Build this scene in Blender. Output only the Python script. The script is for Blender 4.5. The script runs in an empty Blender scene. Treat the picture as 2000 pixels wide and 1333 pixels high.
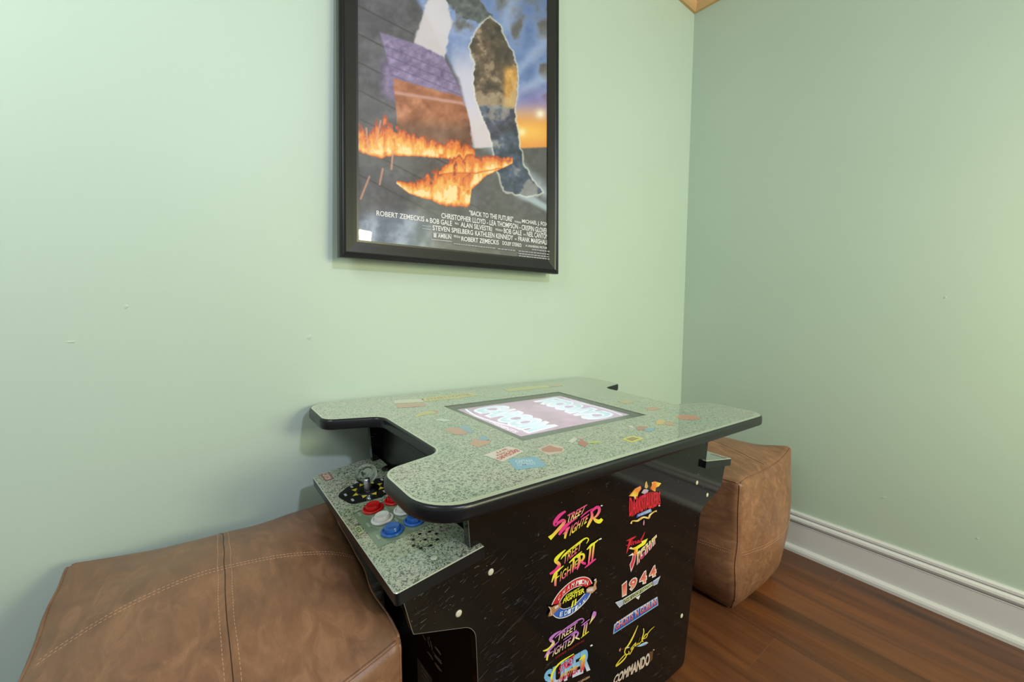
import bpy, bmesh, math, random
import numpy as np
from mathutils import Matrix, Vector, noise

# ------------------------------------------------------------------ camera, world, lights, exposure
scene = bpy.context.scene
COL = scene.collection
cam_data = bpy.data.cameras.new('camera')
cam = bpy.data.objects.new('camera', cam_data)
COL.objects.link(cam)
scene.camera = cam
cam_data.sensor_width = 36.0
cam_data.lens = 825.19 / 2000 * 36.0
cam_data.shift_x = -27.78 / 2000
cam_data.shift_y = -44.95 / 2000
cam_data.clip_start = 0.02
CR_ = Matrix(((0.7766811, -0.0193219, -0.6295976), (-0.6284037, 0.0449484, -0.7765877), (0.0433046, 0.9988024, 0.0227686)))
cam.matrix_world = Matrix.Translation((-1.846, -1.0838, 0.8893)) @ CR_.to_4x4()

world = bpy.data.worlds.new('world')
scene.world = world
world.use_nodes = True
bg = world.node_tree.nodes['Background']
bg.inputs[0].default_value = (0.90, 0.98, 0.92, 1)
bg.inputs[1].default_value = 0.39

def lamp(name, loc, target, size, power, color, shape='DISK', size_y=None, spread=math.pi):
    ld = bpy.data.lights.new(name, 'AREA')
    ld.shape = shape; ld.size = size
    if size_y: ld.size_y = size_y
    ld.energy = power; ld.color = color; ld.spread = spread
    o = bpy.data.objects.new(name, ld)
    COL.objects.link(o)
    o.location = loc
    o.rotation_euler = (Vector(target) - Vector(loc)).to_track_quat('-Z', 'Y').to_euler()
    return o

lamp('ceiling_downlight', (-1.50, -2.75, 2.22), (-1.35, 0.0, 0.7), 0.13, 20, (0.94, 0.97, 1.34))
lamp('unseen_light_left', (-2.72, -0.92, 1.70), (-2.20, 0.0, 1.40), 0.5, 7.5, (0.95, 1.0, 0.96), 'RECTANGLE', 0.5, 2.6)  # unseen source, placed to brighten the upper left of the back wall
lamp('window_light_right', (-0.71, -3.4, 1.55), (-0.2, -0.6, 1.0), 0.6, 36, (1.0, 0.96, 0.58), 'RECTANGLE', 0.58)
lamp('unseen_fill_right', (-0.75, -1.95, 0.98), (0.0, -0.95, 1.05), 0.35, 9.5, (1.0, 0.98, 0.56), 'RECTANGLE', 0.35)  # unseen fill added to lift the right wall

scene.view_settings.view_transform = 'Standard'
scene.view_settings.look = 'None'
scene.view_settings.exposure = 0.0
scene.view_settings.gamma = 1.0
scene.view_settings.use_curve_mapping = False

# ------------------------------------------------------------------ helpers
def lin(c):
    r = []
    for v in c[:3]:
        v = v / 255.0
        r.append(v / 12.92 if v <= 0.04045 else ((v + 0.055) / 1.055) ** 2.4)
    return (r[0], r[1], r[2], 1.0)

def tag(o, label=None, cat=None, group=None, kind=None):
    if label: o['label'] = label
    if cat: o['category'] = cat
    if group: o['group'] = group
    if kind: o['kind'] = kind
    return o

def empty(name, loc, rz=0.0):
    o = bpy.data.objects.new(name, None)
    COL.objects.link(o)
    o.empty_display_size = 0.1
    o.location = loc; o.rotation_euler = (0, 0, rz)
    return o

def link(name, me, mats, parent=None, smooth=False):
    if not isinstance(mats, (list, tuple)): mats = [mats]
    for m in mats: me.materials.append(m)
    if smooth:
        for p in me.polygons: p.use_smooth = True
    o = bpy.data.objects.new(name, me)
    COL.objects.link(o)
    if parent is not None: o.parent = parent
    return o

def from_bm(name, bm, mats, parent=None, smooth=False, recalc=True):
    if recalc: bmesh.ops.recalc_face_normals(bm, faces=bm.faces[:])
    me = bpy.data.meshes.new(name)
    bm.to_mesh(me); bm.free()
    return link(name, me, mats, parent, smooth)

def add_box(bm, x0, x1, y0, y1, z0, z1, mi=0):
    v = [bm.verts.new(p) for p in ((x0,y0,z0),(x1,y0,z0),(x1,y1,z0),(x0,y1,z0),(x0,y0,z1),(x1,y0,z1),(x1,y1,z1),(x0,y1,z1))]
    for f in ((0,3,2,1),(4,5,6,7),(0,1,5,4),(1,2,6,5),(2,3,7,6),(3,0,4,7)):
        fc = bm.faces.new([v[i] for i in f]); fc.material_index = mi
    return v

def add_prism(bm, pts, fn, a, b, mi=0):
    """extrude polygon pts [(p,q)]; fn(p,q,t) -> xyz, t from a to b"""
    A = [bm.verts.new(fn(p, q, a)) for p, q in pts]
    B = [bm.verts.new(fn(p, q, b)) for p, q in pts]
    n = len(pts)
    f = [bm.faces.new(A), bm.faces.new(B[::-1])]
    for i in range(n):
        f.append(bm.faces.new((A[i], A[(i+1) % n], B[(i+1) % n], B[i])))
    for k in f: k.material_index = mi
    return A, B

def add_lathe(bm, prof, seg=32, center=(0,0,0), mi=0):
    """prof [(r,z)] revolved about z"""
    cx, cy, cz = center
    rings = []
    for r, z in prof:
        if r < 1e-6: rings.append([bm.verts.new((cx, cy, cz+z))])
        else: rings.append([bm.verts.new((cx+r*math.cos(2*math.pi*k/seg), cy+r*math.sin(2*math.pi*k/seg), cz+z)) for k in range(seg)])
    for a, b in zip(rings[:-1], rings[1:]):
        for k in range(seg):
            k2 = (k+1) % seg
            if len(a) == 1 and len(b) == 1: continue
            if len(a) == 1: f = bm.faces.new((a[0], b[k], b[k2]))
            elif len(b) == 1: f = bm.faces.new((a[k], a[k2], b[0]))
            else: f = bm.faces.new((a[k], a[k2], b[k2], b[k]))
            f.material_index = mi; f.smooth = True

def add_tube(bm, pts, r, seg=6, closed=False, mi=0):
    pts = [Vector(p) for p in pts]; n = len(pts)
    rings = []
    up0 = None
    for i, p in enumerate(pts):
        a = pts[(i-1) % n] if (closed or i > 0) else p
        b = pts[(i+1) % n] if (closed or i < n-1) else p
        t = (b - a).normalized()
        ref = Vector((0,0,1)) if abs(t.z) < .9 else Vector((1,0,0))
        s = t.cross(ref).normalized(); u = s.cross(t)
        rings.append([bm.verts.new(p + r*(math.cos(2*math.pi*k/seg)*s + math.sin(2*math.pi*k/seg)*u)) for k in range(seg)])
    m = n if closed else n-1
    for i in range(m):
        A = rings[i]; B = rings[(i+1) % n]
        for k in range(seg):
            f = bm.faces.new((A[k], A[(k+1) % seg], B[(k+1) % seg], B[k])); f.smooth = True; f.material_index = mi
    if not closed:
        bm.faces.new(rings[0][::-1]).material_index = mi; bm.faces.new(rings[-1]).material_index = mi

def fillet(corners, seg=10):
    """corners [(x,y,r)] closed polygon -> dense outline"""
    out = []; n = len(corners)
    for i in range(n):
        x, y, r = corners[i]
        p = Vector((x, y)); a = Vector(corners[i-1][:2]); b = Vector(corners[(i+1) % n][:2])
        if r <= 0: out.append((x, y)); continue
        da = (a-p).normalized(); db = (b-p).normalized()
        ang = da.angle(db); d = r / math.tan(ang/2)
        pa = p + da*d; pb = p + db*d
        bis = (da+db).normalized(); c = p + bis * (r / math.sin(ang/2))
        a0 = math.atan2(pa.y-c.y, pa.x-c.x); a1 = math.atan2(pb.y-c.y, pb.x-c.x)
        da_ = a1-a0
        while da_ > math.pi: da_ -= 2*math.pi
        while da_ < -math.pi: da_ += 2*math.pi
        for k in range(seg+1):
            t = a0 + da_*k/seg
            out.append((c.x + r*math.cos(t), c.y + r*math.sin(t)))
    return out

def offset_poly(pts, d):
    n = len(pts); out = []
    area = sum(pts[i][0]*pts[(i+1) % n][1]-pts[(i+1) % n][0]*pts[i][1] for i in range(n))
    sg = 1 if area > 0 else -1
    for i in range(n):
        a = Vector(pts[i-1]); p = Vector(pts[i]); b = Vector(pts[(i+1) % n])
        t1 = (p-a).normalized(); t2 = (b-p).normalized()
        n1 = Vector((t1.y, -t1.x))*sg; n2 = Vector((t2.y, -t2.x))*sg
        m = (n1+n2).normalized(); c = max(m.dot(n1), .5)
        q = p + m*(d/c)
        out.append((q.x, q.y))
    return out

# ------------------------------------------------------------------ materials
def mat(name, color=(0.5,0.5,0.5,1), rough=0.5, metal=0.0, coat=0.0, coat_r=0.05, ior=1.5, spec=None):
    m = bpy.data.materials.new(name); m.use_nodes = True
    b = m.node_tree.nodes['Principled BSDF']
    b.inputs['Base Color'].default_value = color
    b.inputs['Roughness'].default_value = rough
    b.inputs['Metallic'].default_value = metal
    b.inputs['IOR'].default_value = ior
    if spec is not None: b.inputs['Specular IOR Level'].default_value = spec
    b.inputs['Coat Weight'].default_value = coat
    b.inputs['Coat Roughness'].default_value = coat_r
    return m

def nodes(m):
    nt = m.node_tree
    return nt, nt.nodes, nt.links, nt.nodes['Principled BSDF']

def coords(nt, kind='Object', scale=(1,1,1), rot=(0,0,0)):
    tc = nt.nodes.new('ShaderNodeTexCoord'); mp = nt.nodes.new('ShaderNodeMapping')
    mp.inputs['Scale'].default_value = scale; mp.inputs['Rotation'].default_value = rot
    nt.links.new(tc.outputs[kind], mp.inputs['Vector'])
    return mp.outputs['Vector']

def noise_n(nt, vec, scale, detail=4, rough=.5, dist=0.0):
    n = nt.nodes.new('ShaderNodeTexNoise')
    n.inputs['Scale'].default_value = scale; n.inputs['Detail'].default_value = detail
    n.inputs['Roughness'].default_value = rough; n.inputs['Distortion'].default_value = dist
    nt.links.new(vec, n.inputs['Vector'])
    return n.outputs['Fac']

def ramp(nt, fac, stops):
    r = nt.nodes.new('ShaderNodeValToRGB')
    el = r.color_ramp.elements
    while len(el) < len(stops): el.new(0.5)
    for e, (p, c) in zip(el, stops):
        e.position = p; e.color = c
    nt.links.new(fac, r.inputs['Fac'])
    return r.outputs['Color']

def mix(nt, fac, a, b, mode='MIX'):
    m = nt.nodes.new('ShaderNodeMix'); m.data_type = 'RGBA'; m.blend_type = mode
    for s, v in ((m.inputs[0], fac), (m.inputs[6], a), (m.inputs[7], b)):
        if hasattr(v, 'is_linked') or hasattr(v, 'links'): nt.links.new(v, s)
        else: s.default_value = v
    return m.outputs[2]

def bump(nt, h, strength=.2, dist=.001):
    b = nt.nodes.new('ShaderNodeBump')
    b.inputs['Strength'].default_value = strength; b.inputs['Distance'].default_value = dist
    nt.links.new(h, b.inputs['Height'])
    return b.outputs['Normal']

G1 = lambda v: (v, v, v, 1)

def wall_mat():
    m = mat('green_wall_paint', lin((181, 200, 186)), .42, ior=1.42)
    nt, N, Lk, B = nodes(m)
    v = coords(nt, 'Object')
    big = noise_n(nt, v, 1.3, 3)
    c = ramp(nt, big, [(.3, lin((179, 198, 184))), (.7, lin((184, 202, 189)))])
    Lk.new(c, B.inputs['Base Color'])
    fine = noise_n(nt, v, 260, 3, .6)
    dents = noise_n(nt, v, 11, 2, .4)
    dr = ramp(nt, dents, [(.0, G1(1)), (.735, G1(1)), (.76, G1(0))])
    add = mix(nt, .55, fine, dr)
    Lk.new(bump(nt, add, .22, .0012), B.inputs['Normal'])
    return m

def floor_mat():
    m = mat('red_brown_floor_planks', lin((105, 66, 40)), .3, ior=1.45)
    nt, N, Lk, B = nodes(m)
    tc = N.new('ShaderNodeTexCoord'); sx = N.new('ShaderNodeSeparateXYZ'); Lk.new(tc.outputs['Object'], sx.inputs[0])
    def mth(op, a, b=None):
        n = N.new('ShaderNodeMath'); n.operation = op
        for k, v_ in enumerate((a, b)):
            if v_ is None: continue
            if isinstance(v_, (int, float)): n.inputs[k].default_value = v_
            else: Lk.new(v_, n.inputs[k])
        return n.outputs[0]
    xr = mth('ADD', sx.outputs['X'], .025)
    row = mth('FLOOR', mth('DIVIDE', xr, .175))
    yr = mth('ADD', mth('ADD', sx.outputs['Y'], mth('MULTIPLY', row, .415)), 2.305)
    cx = N.new('ShaderNodeCombineXYZ'); Lk.new(yr, cx.inputs[0]); Lk.new(xr, cx.inputs[1])
    br = N.new('ShaderNodeTexBrick')
    br.offset = 0.0; br.squash = 1.0
    br.inputs['Scale'].default_value = 1.0
    br.inputs['Brick Width'].default_value = 1.22
    br.inputs['Row Height'].default_value = .175
    br.inputs['Mortar Size'].default_value = .0009
    br.inputs['Mortar Smooth'].default_value = .3
    br.inputs['Bias'].default_value = 0.0
    br.inputs['Color1'].default_value = G1(0); br.inputs['Color2'].default_value = G1(1); br.inputs['Mortar'].default_value = G1(.5)
    Lk.new(cx.outputs[0], br.inputs['Vector'])
    off = N.new('ShaderNodeVectorMath'); off.operation = 'MULTIPLY_ADD'
    Lk.new(br.outputs['Color'], off.inputs[0]); off.inputs[1].default_value = (7, 5, 3)
    sv = coords(nt, 'Object', (30, 1.5, 1))
    Lk.new(sv, off.inputs[2])
    g = noise_n(nt, off.outputs[0], 1.0, 7, .62, .6)
    sv2 = coords(nt, 'Object', (9, 1.0, 1))
    off2 = N.new('ShaderNodeVectorMath'); off2.operation = 'MULTIPLY_ADD'
    Lk.new(br.outputs['Color'], off2.inputs[0]); off2.inputs[1].default_value = (3, 9, 3); Lk.new(sv2, off2.inputs[2])
    g2 = noise_n(nt, off2.outputs[0], 1.0, 4, .5, .8)
    c1 = ramp(nt, g, [(.30, lin((44, 26, 18))), (.44, lin((86, 52, 33))), (.60, lin((112, 70, 43))), (.8, lin((92, 56, 38)))])
    c2 = ramp(nt, g2, [(.32, lin((70, 44, 28))), (.5, lin((100, 60, 36))), (.68, lin((136, 78, 34)))])
    c = mix(nt, .5, c1, c2)
    tone = ramp(nt, br.outputs['Color'], [(0, G1(.80)), (1, G1(1.18))])
    c = mix(nt, 1.0, c, tone, 'MULTIPLY')
    c = mix(nt, br.outputs['Fac'], c, lin((112, 76, 56)))
    Lk.new(c, B.inputs['Base Color'])
    h = mix(nt, .5, g, br.outputs['Fac'])
    Lk.new(bump(nt, g, .12, .001), B.inputs['Normal'])
    rr = ramp(nt, g, [(.3, G1(.36)), (.7, G1(.26))])
    Lk.new(rr, B.inputs['Roughness'])
    return m

def speckle_mat():
    m = mat('speckled_sage_laminate', lin((150, 170, 150)), .10, ior=1.5, coat=1.0, coat_r=.04)
    nt, N, Lk, B = nodes(m)
    v = coords(nt, 'Object')
    n1 = noise_n(nt, v, 210, 3, .62, 1.6)
    n2 = noise_n(nt, v, 420, 2, .6, .8)
    tint = noise_n(nt, v, 9, 3)
    base = ramp(nt, tint, [(.35, lin((168, 184, 162))), (.5, lin((184, 190, 170))), (.66, lin((188, 186, 170)))])
    d = ramp(nt, n1, [(.515, G1(0)), (.56, G1(1))])
    d2 = ramp(nt, n2, [(.57, G1(0)), (.63, G1(1))])
    dark = ramp(nt, tint, [(.35, lin((68, 88, 74))), (.65, lin((84, 88, 76)))])
    mx = mix(nt, d, base, dark)
    f2 = N.new('ShaderNodeMath'); f2.operation = 'MULTIPLY'; f2.inputs[1].default_value = .4
    Lk.new(d2, f2.inputs[0])
    c = mix(nt, f2.outputs[0], mx, lin((80, 92, 82)))
    Lk.new(c, B.inputs['Base Color'])
    return m

def leather_mat():
    m = mat('distressed_tan_leather', lin((135, 95, 70)), .42, ior=1.45)
    nt, N, Lk, B = nodes(m)
    v = coords(nt, 'Object', (1, 1, 1))
    n1 = noise_n(nt, v, 7, 5, .6, .6)
    n2 = noise_n(nt, coords(nt, 'Object', (1, .35, 1)), 38, 5, .65, 1.0)
    c1 = ramp(nt, n1, [(.3, lin((112, 78, 58))), (.5, lin((134, 95, 69))), (.7, lin((158, 112, 82)))])
    c2 = ramp(nt, n2, [(.35, lin((108, 76, 58))), (.52, lin((134, 96, 71))), (.68, lin((168, 124, 94)))])
    Lk.new(mix(nt, .5, c1, c2), B.inputs['Base Color'])
    gr = noise_n(nt, v, 420, 2, .5)
    ww = noise_n(nt, v, 22, 4, .55, .8)
    Lk.new(bump(nt, mix(nt, .6, gr, ww), .3, .0015), B.inputs['Normal'])
    Lk.new(ramp(nt, n2, [(.3, G1(.36)), (.7, G1(.5))]), B.inputs['Roughness'])
    return m

def black_gloss_mat():
    m = mat('scratched_gloss_black_laminate', lin((11, 10, 12)), .07, ior=1.45)
    nt, N, Lk, B = nodes(m)
    v = coords(nt, 'Object', (26, 26, 150), (0, math.radians(28), 0))
    s = noise_n(nt, v, 1.0, 3, .7, .2)
    patch = noise_n(nt, coords(nt, 'Object'), 6.5, 3, .6)
    a = ramp(nt, s, [(.62, G1(0)), (.70, G1(1))])
    b = ramp(nt, patch, [(.48, G1(0)), (.66, G1(.32))])
    ml = N.new('ShaderNodeMath'); ml.operation = 'MULTIPLY'; Lk.new(a, ml.inputs[0]); Lk.new(b, ml.inputs[1])
    dots = noise_n(nt, coords(nt, 'Object'), 170, 1, .4)
    dd = ramp(nt, dots, [(.775, G1(0)), (.80, G1(.35))])
    mx = N.new('ShaderNodeMath'); mx.operation = 'MAXIMUM'; Lk.new(ml.outputs[0], mx.inputs[0]); Lk.new(dd, mx.inputs[1])
    Lk.new(mix(nt, mx.outputs[0], lin((11, 10, 12)), lin((120, 122, 130))), B.inputs['Base Color'])
    return m

def pine_mat():
    m = mat('knotty_pine_trim', lin((190, 150, 95)), .5)
    nt, N, Lk, B = nodes(m)
    g = noise_n(nt, coords(nt, 'Object', (2.5, 2.5, 55)), 1.0, 5, .6, .6)
    Lk.new(ramp(nt, g, [(.3, lin((186, 145, 98))), (.55, lin((205, 168, 120))), (.75, lin((216, 184, 142)))]), B.inputs['Base Color'])
    return m

def color_attr_mat(name, rough=.35, emit=0.0, coat=0.0, spec=None):
    m = mat(name, (1,1,1,1), rough, coat=coat, spec=spec)
    nt, N, Lk, B = nodes(m)
    a = N.new('ShaderNodeVertexColor'); a.layer_name = 'Col'
    if emit > 0:
        B.inputs['Base Color'].default_value = G1(.01)
        Lk.new(a.outputs['Color'], B.inputs['Emission Color']); B.inputs['Emission Strength'].default_value = emit
    else:
        Lk.new(a.outputs['Color'], B.inputs['Base Color'])
    return m

M = {}
M['wall'] = wall_mat()
M['floor'] = floor_mat()
M['speckle'] = speckle_mat()
M['leather'] = leather_mat()
M['black'] = black_gloss_mat()
M['pine'] = pine_mat()
M['white_trim'] = mat('white_trim_paint', lin((205, 206, 208)), .35)
M['ceiling'] = mat('white_ceiling_paint', lin((225, 226, 222)), .7)
M['border'] = mat('plain_sage_border', lin((188, 194, 172)), .12, coat=1.0, coat_r=.03)
M['molding'] = mat('black_rubber_molding', lin((15, 18, 24)), .3, ior=1.5)
M['matte_black'] = mat('matte_black_board', lin((16, 17, 17)), .5)
M['inner_black'] = mat('dark_inner_panel', lin((22, 26, 24)), .3)
M['bezel'] = mat('black_screen_bezel', lin((22, 27, 26)), .08)
M['frame'] = mat('black_lacquered_frame', lin((22, 22, 25)), .3)
M['red'] = mat('red_plastic', lin((190, 12, 20)), .25)
M['white'] = mat('white_plastic', lin((215, 215, 220)), .25)
M['blue'] = mat('blue_plastic', lin((38, 98, 190)), .25)
M['button_black'] = mat('black_plastic', lin((8, 8, 9)), .3)
M['metal'] = mat('polished_steel', lin((190, 190, 200)), .25, metal=1.0)
M['bolt'] = mat('cream_bolt_cap', lin((205, 200, 180)), .4)
M['thread'] = mat('pale_tan_thread', lin((205, 165, 130)), .6)
M['seam'] = mat('dark_leather_seam', lin((62, 40, 28)), .6)
M['print'] = color_attr_mat('printed_ink', .3)
M['top_print'] = color_attr_mat('printed_ink_under_gloss', .10, coat=.5)
M['poster'] = color_attr_mat('poster_paper', .5)
M['screen'] = color_attr_mat('lit_screen', .2, emit=1.45)
M['worn'] = mat('worn_pale_edge', lin((150, 148, 138)), .5)

g = mat('clear_acrylic_ball', (1,1,1,1), .0, ior=1.16); g.node_tree.nodes['Principled BSDF'].inputs['Transmission Weight'].default_value = 1.0
M['clear'] = g

def pane_mat(name, rough=.02, ior=1.45):
    m = bpy.data.materials.new(name); m.use_nodes = True
    nt = m.node_tree; nt.nodes.clear()
    o = nt.nodes.new('ShaderNodeOutputMaterial'); mx = nt.nodes.new('ShaderNodeMixShader')
    t = nt.nodes.new('ShaderNodeBsdfTransparent'); gl = nt.nodes.new('ShaderNodeBsdfGlossy'); f = nt.nodes.new('ShaderNodeFresnel')
    ge = nt.nodes.new('ShaderNodeNewGeometry'); mi = nt.nodes.new('ShaderNodeMix'); mi.data_type = 'FLOAT'
    mi.inputs[2].default_value = ior; mi.inputs[3].default_value = 1/ior
    nt.links.new(ge.outputs['Backfacing'], mi.inputs[0]); nt.links.new(mi.outputs[0], f.inputs['IOR'])
    gl.inputs['Roughness'].default_value = rough
    nt.links.new(f.outputs[0], mx.inputs[0]); nt.links.new(t.outputs[0], mx.inputs[1]); nt.links.new(gl.outputs[0], mx.inputs[2])
    nt.links.new(mx.outputs[0], o.inputs[0])
    return m
M['glass'] = pane_mat('picture_glass')
M['screen_glass'] = pane_mat('screen_cover', .06)

# ------------------------------------------------------------------ printed marks (flat inks on real surfaces)
_text_cache = {}
def text_mesh(t, bold=0.0):
    key = (t, round(bold, 3))
    if key in _text_cache: return _text_cache[key]
    cu = bpy.data.curves.new('lettering', 'FONT'); cu.body = t; cu.offset = bold; cu.resolution_u = 3
    o = bpy.data.objects.new('lettering', cu); COL.objects.link(o)
    dg = bpy.context.evaluated_depsgraph_get(); dg.update()
    me = bpy.data.meshes.new_from_object(o.evaluated_get(dg))
    V = np.array([v.co[:] for v in me.vertices]).reshape(-1, 3); F = [tuple(p.vertices) for p in me.polygons]
    bpy.data.objects.remove(o); bpy.data.curves.remove(cu); bpy.data.meshes.remove(me)
    mn = V.min(0); mx = V.max(0); V = (V - mn) / np.maximum(mx - mn, 1e-6)
    _text_cache[key] = (V[:, :2], F)
    return _text_cache[key]

def marks(name, items, place, material, parent, label=None, step=.00012, base=.0004):
    """items of strokes, polygons and lettering; place(p, q, h) -> xyz with h the height above the surface"""
    V = []; F = []; Cc = []
    h = base
    for it in items:
        if it[0] == 's':
            _, A, B, cols = it; k = len(V)
            for a, b, c in zip(A, B, cols):
                V += [place(*a, h), place(*b, h)]; Cc += [lin(c), lin(c)]
            for i in range(len(A)-1): F.append((k+2*i, k+2*i+1, k+2*i+3, k+2*i+2))
        elif it[0] == 'p':
            _, P, cols = it; k = len(V)
            bm = bmesh.new(); vs = [bm.verts.new((p[0], p[1], 0)) for p in P]
            for i, v in enumerate(vs): v.index = i
            bm.verts.index_update()
            f = bm.faces.new(vs); r = bmesh.ops.triangulate(bm, faces=[f])
            for t in bm.faces: F.append(tuple(k+v.index for v in t.verts))
            bm.free()
            for p, c in zip(P, cols): V.append(place(*p, h)); Cc.append(lin(c))
        elif it[0] == 't':
            _, t, Q, cb, cm, ct, bold = it
            tv, tf = text_mesh(t, bold); k = len(V)
            bl, br, tr, tl = [np.array(q) for q in Q]
            cb, cm, ct = (np.array(lin(c)) for c in (cb, cm, ct))
            for x, y in tv:
                p = (bl*(1-x) + br*x)*(1-y) + (tl*(1-x) + tr*x)*y
                V.append(place(p[0], p[1], h))
                c = cb*(1-2*y) + cm*2*y if y < .5 else cm*(2-2*y) + ct*(2*y-1)
                Cc.append(tuple(c))
            for f in tf: F.append(tuple(k+i for i in f))
        h += step
    me = bpy.data.meshes.new(name)
    me.from_pydata([tuple(v) for v in V], [], F); me.update()
    ca = me.color_attributes.new('Col', 'FLOAT_COLOR', 'POINT')
    ca.data.foreach_set('color', np.array(Cc, dtype=np.float32).ravel())
    o = link(name, me, material, parent)
    if label: o['label'] = label
    return o

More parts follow.
